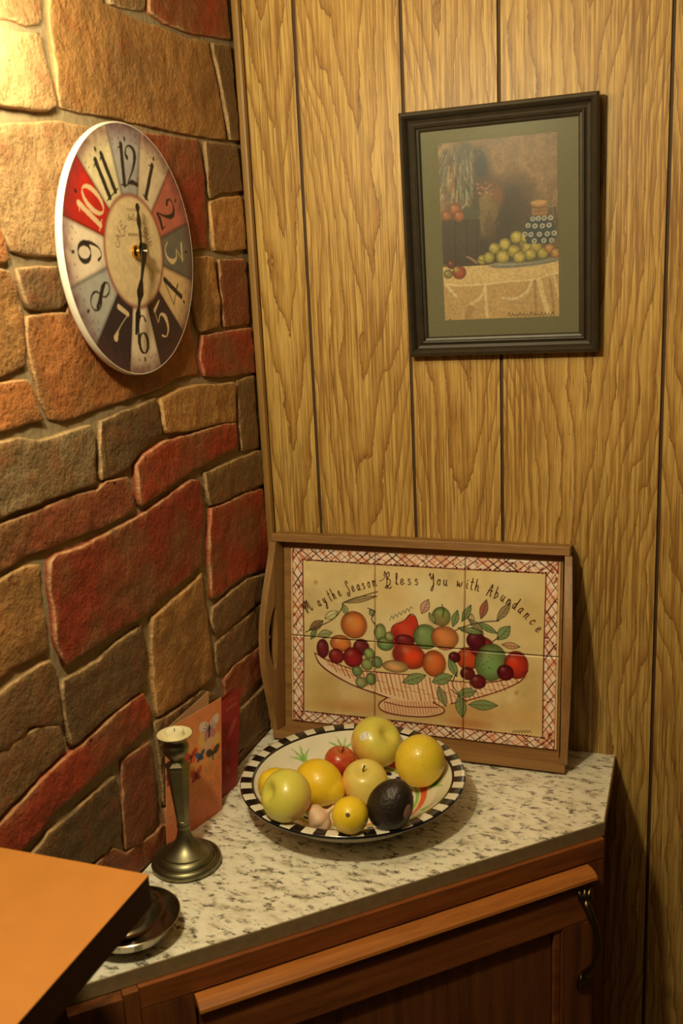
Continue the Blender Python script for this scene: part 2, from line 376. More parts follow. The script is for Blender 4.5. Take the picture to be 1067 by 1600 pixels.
LET = {
 'a': [[(.7,.8),(.4,1),(.1,.6),(.1,.2),(.4,0),(.7,.5),(.7,1),(.7,.2),(.95,0)]], 'b': [[(.1,2),(.1,0),(.4,0),(.7,.3),(.6,.8),(.3,1),(.1,.6)]],
 'c': [[(.7,.8),(.4,1),(.1,.5),(.3,0),(.8,.2)]], 'd': [[(.7,.8),(.4,1),(.1,.5),(.3,0),(.6,.3),(.8,2.1),(.75,.2),(.95,0)]],
 'e': [[(.1,.4),(.6,.6),(.5,1),(.2,.9),(.1,.4),(.3,0),(.85,.25)]], 'h': [[(.1,0),(.2,2.1),(.1,.3),(.3,.9),(.6,.9),(.6,.1),(.85,0)]],
 'i': [[(.2,1),(.2,.2),(.45,0)],[(.22,1.4),(.24,1.5)]], 'l': [[(0,.2),(.4,1.6),(.3,2.1),(.15,1.6),(.2,.1),(.5,.1)]],
 'n': [[(.1,1),(.1,0),(.2,.7),(.5,1),(.65,.7),(.65,.1),(.9,0)]], 'o': [[(.4,1),(.1,.6),(.2,.05),(.6,.1),(.7,.7),(.4,1),(.8,.9)]],
 's': [[(.6,.9),(.3,1),(.2,.7),(.6,.4),(.5,0),(.1,.05)]], 't': [[(.3,2),(.25,.2),(.55,0)],[(0,1.3),(.6,1.4)]],
 'u': [[(.1,1),(.1,.2),(.4,0),(.65,.4),(.7,1),(.7,.1),(.95,0)]], 'w': [[(.05,1),(.15,.1),(.45,.7),(.6,.1),(.95,.5),(.95,1)]],
 'y': [[(.1,1),(.2,.3),(.5,.2),(.7,1),(.65,-.4),(.3,-1),(.05,-.7),(.85,.1)]],
 'M': [[(.1,.9),(-.05,1.2),(.1,1.6),(.4,1.3),(.6,-.3),(.75,1.3),(1.1,2.0),(1.3,.5),(1.5,1.6),(1.8,2),(2.0,.3),(2.3,-.1),(2.5,.3)]],
 'S': [[(.9,1.7),(.75,2.2),(.35,2.1),(.4,1.4),(.8,.5),(.5,-.5),(.05,-.5),(.1,.1),(.35,-.1)]],
 'B': [[(-.2,1.6),(0,2.4),(.3,1.5),(.3,-.5),(-.1,-.5),(.3,-.1)],[(.3,1.8),(.8,2.3),(.9,1.7),(.4,1.1),(1,.9),(.95,.1),(.4,-.4),(.9,-.7),(1.2,-.4)]],
 'Y': [[(-.1,1.7),(.2,2.1),(.3,1.2),(.6,1.1),(.9,2),(.85,0),(.5,-1),(.2,-.8),(1,.2)]],
 'A': [[(-.1,-.2),(.5,2),(.75,.1),(1,0)],[(.05,.8),(.95,.9)]],
 'F': [[(.1,0),(.1,2)],[(.1,2),(.7,2)],[(.1,1),(.55,1)]], 'E': [[(.7,0),(.1,0),(.1,2),(.7,2)],[(.1,1),(.55,1)]], 'C': [[(.75,1.7),(.4,2),(.1,1.4),(.1,.6),(.4,0),(.75,.3)]],
 'T': [[(.4,0),(.4,2)],[(0,2),(.8,2)]], 'O': [[(.4,2),(.1,1.4),(.1,.6),(.4,0),(.7,.6),(.7,1.4),(.4,2)]], 'U': [[(.1,2),(.1,.5),(.4,0),(.7,.5),(.7,2)]], 'R': [[(.1,0),(.1,2),(.6,1.9),(.6,1.1),(.1,1),(.7,0)]],
}
ADV = {'M': 2.3, 'B': 1.35, 'w': 1.1, 'i': .55, 'l': .6, 't': .65, 'A': 1.1, 'Y': 1.1}
def write_along(art, word, base_fn, x0, x1, size, wd, c, a=1.0):
    tot = sum(ADV.get(k, .95) for k in word); x = x0; sc = (x1-x0)/tot
    for k in word:
        p = base_fn(x+sc*.45); q = base_fn(x+sc*.45+1); d = (q-p)/np.linalg.norm(q-p); nrm = np.array([d[1], -d[0]]); o = base_fn(x)
        for st in LET[k]:
            art.stroke([o+d*px*sc+nrm*py*size for px, py in st], wd, c, a)
        x += ADV.get(k, .95)*sc

# ================================================================== THE SETTING
ZF, ZT = -ZC, 1.49
box('floor', -0.2, 2.2, -3.2, 0.2, ZF-0.05, ZF, M['floor'], bev=0)['kind'] = 'structure'
box('ceiling', -0.2, 2.2, -3.2, 0.2, ZT, ZT+0.05, M['ceil'], bev=0)['kind'] = 'structure'
wall_back = box('wall_back', -0.012, 2.2, 0.0035, 0.10, ZF, ZT, M['groove'], bev=0); tag(wall_back, 'yellow-brown wood panelling with dark vertical grooves', kind='structure')
cuts = [0.0125, 0.0974, 0.2652, 0.4089, 0.6456, 0.790, 0.940, 1.115, 1.255, 1.420, 1.640, 1.80, 2.0, 2.2]
for k in range(len(cuts)-1):
    a, b = cuts[k] + (0.0 if k == 0 else 0.0026), cuts[k+1] - 0.0026; c = (a+b)/2
    bm = add_box(bmesh.new(), a-c, b-c, 0.0, 0.0035, ZF, ZT, 0.0008)
    o = bm_obj('plank', bm, M['panel'], wall_back); o.location = (c, 0, 0)
# corner trim strip
tr = box('trim_1', 0.0005, 0.0122, -0.0125, 0.0, 0.0, ZT, M['trimwood'], bev=0.0035); tag(tr, 'slim wooden corner moulding between stone wall and panelling', kind='structure')

# ---- stone wall: mortar bed + every stone its own piece
wall_left = box('wall_left', -0.16, -0.0062, -3.2, 0.10, ZF, ZT, M['mortar'], bev=0); tag(wall_left, 'red and ochre stone wall with recessed sandy joints', kind='structure')
S1 = 2.481
TAN, OCH, RED, RBR, BRN, DRK, ORG, GRY = (192,152,104), (176,126,72), (154,58,34), (142,74,46), (120,90,58), (100,76,50), (174,110,60), (146,122,86)
# outlines as seen in the photograph (enlarged crops: vertical offset of the crop, colour, points)
STONES = [
 (0, TAN, [(-150,-150),(160,-150),(165,75),(155,92),(110,95),(60,74),(0,64),(-150,50)]),
 (0, TAN, [(-150,96),(0,108),(60,130),(150,132),(165,190),(185,290),(210,370),(213,410),(188,426),(120,420),(0,403),(-150,390)]),
 (0, OCH, [(190,-150),(380,-150),(400,8),(480,52),(560,87),(640,112),(730,152),(812,162),(836,270),(866,420),(880,538),(800,528),(690,508),(560,480),(470,455),(380,440),(300,428),(242,412),(228,290),(204,130)]),
 (0, GRY, [(400,-150),(562,-150),(566,36),(510,32),(430,8)]),
 (0, RED, [(582,-150),(860,-150),(892,148),(830,138),(750,128),(640,84),(582,44)]),
 (0, BRN, [(826,168),(892,178),(924,542),(892,536),(874,420),(850,290)]),
 (0, TAN, [(-150,462),(0,484),(120,478),(230,472),(340,494),(428,524),(432,900),(432,990),(220,992),(100,984),(50,968),(22,900),(0,850),(-150,800)]),
 (0, ORG, [(-150,820),(0,872),(28,930),(42,1000),(20,1018),(-150,1020)]),
 (0, RED, [(440,528),(540,512),(640,524),(768,542),(786,640),(800,780),(806,958),(745,962),(740,1000),(445,1010)]),
 (0, BRN, [(796,550),(920,564),(938,738),(870,742),(818,764),(804,650)]),
 (0, OCH, [(818,786),(870,768),(940,762),(955,962),(900,972),(834,968),(824,880)]),
 (380, BRN, [(72,102),(160,94),(230,90),(250,150),(262,228),(240,248),(180,260),(112,250),(92,200),(77,150)]),
 (380, OCH, [(-150,88),(0,102),(38,112),(58,170),(82,230),(97,300),(102,400),(106,472),(60,492),(0,516),(-150,560)]),
 (380, ORG, [(110,288),(160,278),(270,272),(290,110),(420,62),(600,80),(738,76),(742,330),(756,380),(770,506),(720,512),(690,518),(620,562),(560,582),(470,612),(420,628),(330,662),(250,686),(202,678),(164,600),(134,480),(119,380)]),
 (380, OCH, [(756,56),(826,54),(856,300),(846,322),(782,342),(770,328),(754,250)]),
 (380, RBR, [(852,66),(952,62),(972,308),(902,318),(874,322),(862,200)]),
 (380, RED, [(786,358),(860,348),(976,328),(990,498),(920,508),(860,517),(794,512),(780,440)]),
 (380, ORG, [(-150,580),(0,548),(60,534),(115,533),(138,572),(150,640),(172,688),(120,690),(60,714),(0,732),(-150,752)]),
 (380, DRK, [(390,692),(470,658),(560,624),(602,600),(614,640),(622,735),(578,768),(522,828),(498,866),(458,892),(398,916),(390,800)]),
 (380, OCH, [(624,606),(700,566),(760,551),(850,549),(910,540),(912,688),(850,698),(740,728),(642,733),(632,660)]),
 (380, BRN, [(926,534),(987,514),(1007,788),(942,803),(932,700)]),
 (380, GRY, [(-150,790),(0,772),(80,758),(150,768),(250,738),(348,708),(362,742),(368,860),(370,928),(300,952),(150,1006),(60,1036),(0,1062),(-150,1110)]),
 (380, RED, [(528,862),(562,818),(640,769),(750,739),(860,704),(914,698),(918,788),(838,828),(738,882),(638,956),(560,1004),(544,1016),(534,950)]),
 (380, BRN, [(796,892),(880,854),(1012,804),(1024,928),(940,962),(862,1000),(814,1014),(804,950)]),
 (740, RBR, [(-150,250),(0,198),(90,168),(200,124),(300,84),(380,64),(420,30),(500,17),(516,70),(524,142),(458,180),(380,210),(250,264),(100,320),(0,384),(-150,440)]),
 (740, RED, [(195,342),(224,314),(300,289),(400,245),(480,200),(560,156),(660,86),(740,26),(772,24),(784,120),(784,338),(718,406),(638,475),(568,538),(458,604),(338,684),(257,742),(244,700),(220,650),(210,520),(195,430)]),
 (740, RED, [(820,138),(870,120),(950,80),(1020,60),(1034,130),(1046,250),(1050,365),(1004,376),(940,396),(872,454),(824,484),(815,350),(813,220)]),
 (740, OCH, [(-150,470),(0,424),(60,384),(110,360),(157,355),(162,430),(176,560),(190,686),(130,716),(60,750),(0,796),(-150,870)]),
 (740, OCH, [(594,560),(660,506),(740,436),(787,386),(795,500),(814,650),(824,786),(786,824),(700,884),(614,940),(604,830),(590,680)]),
 (740, BRN, [(829,522),(902,455),(962,410),(1048,385),(1056,440),(1000,500),(950,542),(880,596),(838,620),(824,570)]),
 (740, BRN, [(844,658),(902,610),(985,536),(1056,470),(1060,600),(990,666),(920,726),(854,784),(844,720)]),
 (740, RBR, [(874,802),(912,750),(992,690),(1062,625),(1066,750),(1000,808),(948,862),(908,904),(882,896)]),
 (740, BRN, [(928,922),(1010,844),(1068,775),(1074,900),(1040,980),(960,1046),(872,1134),(855,1098),(894,990)]),
 (740, DRK, [(246,802),(302,774),(382,725),(460,656),(552,592),(564,680),(569,818),(498,876),(398,955),(300,1042),(278,1052),(265,980),(246,860)]),
 (740, BRN, [(-150,985),(0,854),(90,785),(198,726),(220,762),(230,860),(244,976),(180,970),(118,980),(58,1044),(0,1074),(-150,1170)]),
 (1080, BRN, [(-150,360),(0,244),(80,185),(150,146),(232,136),(245,190),(259,222),(178,306),(98,386),(0,484),(-150,620)]),
 (1080, RED, [(-150,690),(0,524),(102,414),(182,325),(272,246),(362,175),(452,86),(556,12),(584,60),(584,126),(498,214),(398,304),(298,394),(198,484),(128,574),(60,644),(-150,850)]),
 (1080, DRK, [(155,600),(192,549),(262,494),(352,415),(451,328),(464,440),(469,546),(428,604),(370,654),(250,680),(100,664)]),
 (1080, RBR, [(480,274),(586,196),(604,350),(619,498),(558,584),(494,612),(484,500)]),
 (1080, RBR, [(372,674),(440,612),(490,632),(604,556),(634,520),(660,530),(640,600),(550,692),(480,760),(380,745)]),
 (1080, BRN, [(606,124),(700,66),(792,-2),(846,14),(866,246),(800,324),(642,444),(634,350)]),
 (1080, RBR, [(644,456),(800,338),(872,260),(890,300),(884,345),(660,575),(644,520)]),
 (1080, BRN, [(900,290),(960,215),(1040,146),(1076,100),(1078,145),(900,328)]),
 (1080, BRN, [(-150,890),(60,664),(150,676),(360,690),(470,770),(440,800),(-150,1200)]),
]
def px_wall(x, y, oy): return on_x(x/S1, y/S1+oy, 0.0)[1:]
def stone(poly, rgb, seed):
    """poly: (y,z) outline on the wall plane; a proud, rounded, uneven block"""
    rs = random.Random(seed); P = [Vector(q) for q in poly]
    if sum(P[i].x*P[(i+1) % len(P)].y-P[(i+1) % len(P)].x*P[i].y for i in range(len(P))) < 0: P.reverse()
    R = []
    for i in range(len(P)):
        a, b = P[i], P[(i+1) % len(P)]; n = max(1, int((b-a).length/0.009))
        for k in range(n):
            q = a.lerp(b, k/n); nz = mnoise.noise(Vector((q.x*55, q.y*55, seed*1.7)))
            R.append(q + Vector((nz, mnoise.noise(Vector((q.x*55, q.y*55, seed*1.7+9)))))*0.0016)
    N = len(R)
    def inset(d):
        out = []
        for i in range(N):
            t = (R[(i+1) % N]-R[(i-1) % N]); t = t.normalized() if t.length > 1e-9 else Vector((1, 0)); out.append(R[i]+Vector((-t.y, t.x))*d)
        return out
    h0 = rs.uniform(-0.002, 0.0025); hh = lambda q: h0 + 0.0022*mnoise.noise(Vector((q.x*16, q.y*16, seed))) + 0.0022*mnoise.noise(Vector((q.x*50, q.y*50, seed+5))) + 0.0012*mnoise.noise(Vector((q.x*110, q.y*110, seed+8)))
    rings = [(inset(-0.0024), None, -0.014), (inset(-0.0018), None, -0.0045), (inset(-0.0008), -0.0010, 0), (inset(0.0012), 0.0, 0)]
    V, F = [], []
    for k, (rg, off, x) in enumerate(rings):
        V += [((x if off is None else hh(q)+off), q.x, q.y) for q in rg]
    for k in range(3):
        for i in range(N): F.append((k*N+i, k*N+(i+1) % N, (k+1)*N+(i+1) % N, (k+1)*N+i))
    top = rings[3][0]; y0, y1 = min(q.x for q in top), max(q.x for q in top); z0, z1 = min(q.y for q in top), max(q.y for q in top)
    pts = list(top); g = 0.0075
    def inside(p):
        c = False; j = N-1
        for i in range(N):
            if (top[i].y > p.y) != (top[j].y > p.y) and p.x < (top[j].x-top[i].x)*(p.y-top[i].y)/(top[j].y-top[i].y)+top[i].x: c = not c
            j = i
        return c
    yy = y0+g/2
    while yy < y1:
        zz = z0+g/2
        while zz < z1:
            q = Vector((yy+rs.uniform(-1, 1)*g*.3, zz+rs.uniform(-1, 1)*g*.3))
            if inside(q) and min((q-w).length_squared for w in top) > (g*.5)**2: pts.append(q)
            zz += g
        yy += g
    v2, e2, f2, ov, oe, of = delaunay_2d_cdt(pts, [(i, (i+1) % N) for i in range(N)], [], 1, 1e-6)
    base = 3*N; idx = []
    first = {}
    for k, l in enumerate(ov):
        s = min(l) if l else None
        if s is not None and s < N: idx.append(base+s)
        else: V.append((hh(v2[k]), v2[k].x, v2[k].y)); idx.append(len(V)-1)
    for f in f2: F.append(tuple(idx[i] for i in f))
    bm = bmesh.new(); bv = [bm.verts.new(v) for v in V]
    for f in F:
        try: bm.faces.new([bv[i] for i in f])
        except ValueError: pass
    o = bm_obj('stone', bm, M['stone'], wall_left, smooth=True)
    edge_light = np.zeros((len(o.data.vertices), 4), np.float32); edge_light[2*N:3*N] = 1.0; edge_light[3*N:4*N] = 0.15; set_paint(o, edge_light)  # mask for the light painted along the stone edges
    o.color = (*lin(rgb), 1); return o
rc = random.Random(3)
for k, (oy, rgb, pts) in enumerate(STONES):
    j = rc.uniform(0.92, 1.08); stone([px_wall(x, y, oy) for x, y in pts], tuple(min(255, c*j) for c in rgb), k+1)
# the wall goes on beyond the photograph: courses of the same stone to the left and above
def yb(z):   # left border of the stones above
    zs = [(-0.35, -0.86), (0.0, -0.815), (0.217, -0.80), (0.63, -0.725), (1.075, -0.635), (1.5, -0.60)]
    return float(np.interp(z, [a for a, b in zs], [b for a, b in zs]))
z = -0.10; sd = 200
while z < 1.13:
    h = rc.uniform(0.10, 0.17); y = min(yb(z), yb(z+h)) - 0.004
    while y > -1.75:
        w = rc.uniform(0.13, 0.30); d = rc.uniform(-.01, .01)
        stone([(y-w+.006, z+.006), (y, z+.006+d), (y, z+h-.004), (y-w+.006, z+h-.004-d)], rc.choice([TAN, OCH, RED, RBR, BRN, ORG]), sd); sd += 1; y -= w+.006
    z += h+.006
for r_, (za, zb) in enumerate(((1.285, 1.375), (1.383, 1.475))):
    y = -0.012
    while y > -1.75:
        w = rc.uniform(0.12, 0.26); stone([(y-w+.006, za), (y, za+.004), (y, zb), (y-w+.006, zb-.004)], rc.choice([TAN, OCH, RED, RBR, BRN]), sd); sd += 1; y -= w+.006

# ================================================================== WORKTOP AND CABINET
A0 = np.array([0.589, -0.2052]); DIR = np.array([-0.7346, -0.6785]); NRM = np.array([0.6785, -0.7346])
L_END = 0.765
fl = A0 + DIR*L_END
ct = thing('countertop', 'speckled cream granite-look countertop with a slanted front edge', 'countertop', (0.25, -0.25, 0))
o3 = lambda a, b, c: (a-0.25, b+0.25, c)
prism('slab', [(0.0005, -0.0005), (0.589, -0.0005), tuple(A0), tuple(fl), (0.0005, fl[1]-0.012)], [], -0.0205, 0.0, M['granite'], ct, o3)
prism('edge_band', [(0.5892, -0.001), (0.5904, -0.001), (0.5904, A0[1]-0.0006), tuple(fl+NRM*0.0013), tuple(fl+NRM*0.0001), (0.5892, A0[1])], [], -0.0207, -0.0008, M['edgeband'], ct, o3)['label'] = 'brown laminate edge strip'

ang = math.atan2(DIR[1], DIR[0])
cab = thing('corner_cabinet', 'red-brown oak corner cabinet with slanted front below the countertop', 'cabinet',
            M=Matrix.Translation((A0[0], A0[1], ZF)) @ Matrix.Rotation(ang, 4, 'Z'))
def cb(name, x0, x1, y0, y1, z0, z1, mat='cabwood', bev=0.0015, parent=None):     # along front, outwards, up from worktop
    return box(name, x0, x1, y0, y1, z0+ZC, z1+ZC, M[mat], parent or cab, bev)
def to_cab(a, b, c):
    d = np.array([a, b])-A0; return (d@DIR, d@NRM, c+ZC)
inn = lambda s, dpt: tuple(A0+DIR*s-NRM*dpt)
prism('carcass', [(0.004, -0.004), (0.580, -0.004), (0.580, -0.200), inn(0.012, 0.012), inn(L_END-.005, 0.012), (0.004, fl[1]-0.004)], [], ZF+0.0, -0.0215, M['cabwood'], cab, to_cab)
cb('face_rail', 0.004, 0.677, -0.011, 0.008, -0.052, -0.0215, 'cabwoodx')
cb('face_stile', 0.004, 0.034, -0.011, 0.0075, -0.90, -0.0525)
cb('face_stile', 0.612, 0.677, -0.011, 0.0078, -0.90, -0.0525)
cb('end_post', 0.6775, 0.6965, -0.011, 0.012, -0.90, -0.0217)
end = cb('end_panel', 0.697, 0.760, -0.011, 0.017, -0.90, -0.0225)
door = cb('door', 0.10, 0.555, 0.0085, 0.018, -0.78, -0.13, 'cabwood', 0.004)   # recessed panel of the door carries its frame
door['label'] = 'wood panel door with a long finger lip'
def sub(name, x0, x1, y0, y1, z0, z1, mat='cabwood', bev=0.002): return cb(name, x0, x1, y0, y1, z0, z1, mat, bev, door)
sub('door_rail', 0.036, 0.610, 0.0085, 0.027, -0.130, -0.066, 'cabwoodx')
sub('door_rail', 0.036, 0.610, 0.0085, 0.027, -0.86, -0.78, 'cabwoodx')
sub('door_stile', 0.036, 0.090, 0.0085, 0.0268, -0.78, -0.130)
sub('door_stile', 0.556, 0.610, 0.0085, 0.0268, -0.78, -0.130)
# finger-pull lip, rounded on top
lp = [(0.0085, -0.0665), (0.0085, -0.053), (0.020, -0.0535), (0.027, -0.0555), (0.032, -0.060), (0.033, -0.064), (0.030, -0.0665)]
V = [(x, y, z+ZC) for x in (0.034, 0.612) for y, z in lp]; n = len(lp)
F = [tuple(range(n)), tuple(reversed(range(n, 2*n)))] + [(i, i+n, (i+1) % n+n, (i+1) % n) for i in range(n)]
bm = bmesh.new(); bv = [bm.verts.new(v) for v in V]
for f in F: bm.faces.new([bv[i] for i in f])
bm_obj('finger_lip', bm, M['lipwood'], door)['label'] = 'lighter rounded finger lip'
sub('panel_bead', 0.0905, 0.1015, 0.0182, 0.0245, -0.78, -0.130, 'cabwoodx', 0.0025)
# bowed metal pull with leaf-shaped ends
hx, zt, zb_ = 0.054, -0.088, -0.222
hp = [(hx, 0.028, zt+ZC), (hx, 0.036, zt-.012+ZC), (hx-.003, 0.050, zt-.035+ZC), (hx-.006, 0.056, (zt+zb_)/2+ZC), (hx-.003, 0.050, zb_+.035+ZC), (hx, 0.036, zb_+.012+ZC), (hx, 0.028, zb_+ZC)]
hv, hf = tube_data(hp, [.006, .0065, .005, .0042, .005, .0065, .006], 10)
for zz, sg in ((zt, 1), (zb_, -1)):
    for sx in (-1, 0, 1):
        v, f = tube_data([(hx, 0.029, zz-sg*.012+ZC), (hx+sx*.006, 0.0315, zz+ZC), (hx+sx*.010, 0.0295, zz+sg*.013+ZC)], [.003, .0055, .002], 8)
        b = len(hv); hv = hv+v; hf = hf+[tuple(i+b for i in q) for q in f]
mesh_obj('handle', hv, hf, M['brass'], door, smooth=True)['label'] = 'aged brass bow handle'
V, F = lathe_data([(0, .004), (.005, .0035), (.008, .001), (.008, -.001)], 16)
mesh_obj('screw_cover', [(0.733+x, 0.0175+z, -0.057+y+ZC) for x, y, z in V], F, M['brass'], end, smooth=True)

# honey wood ledge on the stone wall, front left
lg = thing('bar_ledge', 'honey-brown wooden ledge slab jutting from the stone wall in the lower left', 'ledge', (0.0, -1.15, 0.185))
box('slab', 0.004, 0.2006, -0.35, 0.3716, 0.0, 0.034, M['barside'], lg, 0.0012)
box('added_top_sheet', 0.004, 0.2008, -0.35, 0.372, 0.0341, 0.0352, M['barwood'], lg, 0.0)['label'] = 'added honey-coloured sheet for the lit top'  # thin sheet added so the lit top keeps the honey colour
for yy in (-0.25, 0.12):
    prism('bracket', [(0.004, -0.14), (0.004, 0.0), (0.15, 0.0), (0.15, -0.02), (0.03, -0.14)], [], yy-.012, yy+.012, M['barside'], lg, lambda a, b, c: (a, c, b))

# ================================================================== WALL CLOCK
CKX, CKY, CKZ, CKR = 0.018, -0.3876, 0.823, 0.1541
def clock_art():
    N = 1000; A = Art(N, N, (215, 190, 160)); c0 = N/2; R = N/2
    Y, X = np.mgrid[0:N, 0:N]; dx, dy = X+.5-c0, Y+.5-c0; rr = np.hypot(dx, dy)/R; th = (np.degrees(np.arctan2(dx, -dy))+375) % 360
    sec = (th//30).astype(int) % 12
    cols = np.array([(168,162,158), (214,190,160), (190,104,86), (112,106,94), (220,184,136), (58,34,34), (226,204,178), (48,34,38), (172,168,160), (226,204,178), (190,34,22), (222,204,160)], float)
    A.a[:] = cols[sec]
    A.mottled(0.12, 14, 3)
    dm = np.minimum(th % 30, 30-th % 30)*math.pi/180*rr*R            # distance to the wedge joints
    A.a *= (1-0.30*np.exp(-(dm/9)**2))[..., None]
    edge = np.clip((rr-0.80)/0.2, 0, 1)**1.6*(0.55+0.6*A.field(40, 9)); A.tint((84,44,48), np.clip(edge*0.75, 0, 0.85))
    rnd = random.Random(5)
    for k in range(170):
        a = rnd.random()*6.283; r = R*rnd.uniform(.80, .985); x, y = c0+r*math.sin(a), c0-r*math.cos(a)
        A.stroke([(x, y), (x+rnd.uniform(-4, 4), y+rnd.uniform(-9, 9))], rnd.uniform(1.5, 5), rnd.choice([(70,30,34), (150,70,70), (40,26,28)]), .6, smooth=False)
    for k in range(12):
        a = math.radians(30*k); r = .885*R; x, y = c0+r*math.sin(a), c0-r*math.cos(a)
        A.ell(x, y, 7, 10, (34,24,24), .9, .3, a)
        for m in range(1, 5):
            b = a+math.radians(6*m); A.ell(c0+r*math.sin(b), c0-r*math.cos(b), 3, 6, (90,60,58), .6, .4, b)
    # inner disc
    m = np.clip((0.458-rr)*R/2, 0, 1); A.tint((218,190,146), m)
    g = (A.field(60, 4)-.5)*np.clip((0.44-rr)*30, 0, 1)*0.10; A.a *= (1+g)[..., None]
    A.tint((128,62,50), np.exp(-((rr-0.452)/0.018)**2)*.65)
    DK, LT = (36,26,20), (226,196,150)
    E6 = [[(.15,.40),(.05,.5),(-.12,.28),(-.19,-.1),(-.19,-.2)]]
    T = np.linspace(0, 2*math.pi, 17)
    def oval(cx, cy, rx, ry, thick, thin): return ([(cx+rx*math.cos(t), cy+ry*math.sin(t)) for t in T], [thin+(thick-thin)*abs(math.cos(t)) for t in T])
    G = {
     '1': [([(0,-.48),(0,.5)], [.15,.15]), ([(-.13,-.49),(.13,-.49)], [.035,.035]), ([(-.14,.40),(0,.47)], [.03,.06])],
     '2': [([(-.14,.2),(-.19,.28),(-.14,.44),(0,.5),(.16,.42),(.2,.24),(.06,-.08),(-.2,-.42)], [.12,.08,.04,.05,.12,.15,.08,.03]), ([(-.2,-.45),(-.02,-.40),(.2,-.45)], [.05,.13,.11]), ([(.2,-.45),(.25,-.26)], [.05,.02])],
     '3': [([(-.2,.45),(.2,.45)], [.10,.08]), ([(.2,.45),(-.06,.12)], [.03,.03]), ([(-.06,.12),(.14,.1),(.23,-.14),(.13,-.42),(-.06,-.5),(-.22,-.36)], [.03,.06,.16,.09,.03,.05])],
     '4': [([(.06,-.5),(.06,.5)], [.15,.15]), ([(.02,.5),(-.30,-.2)], [.03,.03]), ([(-.30,-.2),(0,-.2)], [.035,.035]), ([(.17,-.2),(.26,-.2)], [.07,.05])],
     '5': [([(-.12,.40),(.20,.47)], [.12,.05]), ([(-.14,.45),(-.16,.06)], [.03,.03]), ([(-.16,.04),(.05,.14),(.2,-.06),(.15,-.38),(-.05,-.5),(-.2,-.36)], [.03,.06,.16,.10,.03,.07])],
     '6': [([(.17,.36),(.08,.5),(-.08,.42),(-.18,.1),(-.19,-.2)], [.08,.03,.04,.09,.13]), oval(.01, -.22, .19, .27, .13, .03)],
     '7': [([(-.2,.40),(.2,.42)], [.15,.13]), ([(.2,.40),(.04,.05),(-.04,-.18)], [.03,.03,.04]), ([(-.04,-.18),(-.07,-.40)], [.05,.20])],
     '8': [([(-.12,.34),(-.04,.1),(.06,-.08),(.12,-.3)], [.10,.15,.15,.10]), oval(0, .27, .14, .22, .05, .03), oval(0, -.25, .19, .25, .06, .03)],
     '0': [oval(0, 0, .2, .48, .14, .03)]}
    G['9'] = [([(-x, -y) for x, y in p], w) for p, w in G['6']]
    for h in range(1, 13):
        a = math.radians(30*h); flip = 4 <= h <= 8; rad = (.665 if h not in (6, 12) else .68)*R
        cx, cy = c0+rad*math.sin(a), c0-rad*math.cos(a); rot = a+(math.pi if flip else 0); S = .315*R
        ca, sa = math.cos(rot), math.sin(rot); colr = LT if h in (3, 5, 7, 10) else DK; s_ = str(h)
        for i, ch in enumerate(s_):
            ox = 0 if len(s_) == 1 else (i-.5)*(.40 if s_ != '11' else .33)
            for pts, wds in G[ch]:
                A.stroke([(cx+((x*1.15+ox)*ca+y*sa)*S, cy+((x*1.15+ox)*sa-y*ca)*S) for x, y in pts], [max(2.2, w*S) for w in wds], colr, .95, smooth=len(pts) > 2 and len(pts) < 12)
    # centre lettering on an arc, with a flourish below
    def arc(r):
        return lambda x: np.array([c0+r*math.sin(x/r), c0-r*math.cos(x/r)])
    ink = (116,84,62)
    write_along(A, 'CAFE', arc(118), -172, -62, 15, 3.4, ink); write_along(A, 'dela', arc(128), -36, 40, 12, 3, ink); write_along(A, 'TOUR', arc(118), 62, 172, 15, 3.4, ink)
    for k in range(9): A.stroke([(c0-34+k*8, c0-172), (c0-31+k*8, c0-163), (c0-29+k*8, c0-171)], 2.4, (150,118,92), .9)
    A.stroke([(c0-92, c0-62), (c0-70, c0-66), (c0-62, c0-94), (c0-48, c0-104)], 4, ink); A.stroke([(c0+92, c0-62), (c0+70, c0-66), (c0+62, c0-94), (c0+48, c0-104)], 4, ink)
    for k in range(8): A.stroke([(c0-40+k*10, c0-66), (c0-36+k*10, c0-74), (c0-33+k*10, c0-64)], 3, ink, .9)
    return A
MC = Matrix(((0,0,1,0.0), (1,0,0,CKY), (0,1,0,CKZ), (0,0,0,1)))      # local x -> +y (viewer's right), y -> up, z -> out of the wall
ck = thing('wall_clock', 'round vintage wall clock with coloured wedges and large numerals on the stone wall', 'clock', M=MC)
lathe('rim', [(0.02, 0.0075), (CKR-.006, 0.0075), (CKR-.001, 0.0085), (CKR, 0.0105), (CKR, CKX-.003), (CKR-.0012, CKX-.0003), (CKR-.003, CKX-.0006)], M['rimwhite'], ck, 96, 30)
ca_ = clock_art()
def clock_face(U, V):
    r = U*(CKR-.002); a = V*2*math.pi; return np.stack([r*np.sin(a), r*np.cos(a), np.full_like(r, CKX-.0004)], -1)
grid_sheet('dial', clock_face, 190, 640, M['paint'], ck, ca_, lambda U, V: (.5+.5*U*np.sin(V*2*math.pi), .5-.5*U*np.cos(V*2*math.pi)))
def hand(name, pts, z, parent):
    bm = bmesh.new()
    lo = [bm.verts.new((x, y, z)) for x, y in pts]+[bm.verts.new((-x, y, z)) for x, y in reversed(pts)]
    f = bm.faces.new(lo); e = bmesh.ops.extrude_face_region(bm, geom=[f]); bmesh.ops.translate(bm, verts=[v for v in e['geom'] if isinstance(v, bmesh.types.BMVert)], vec=(0, 0, 0.0012))
    bmesh.ops.triangulate(bm, faces=[q for q in bm.faces if len(q.verts) > 4]); return bm_obj(name, bm, M['black'], parent)
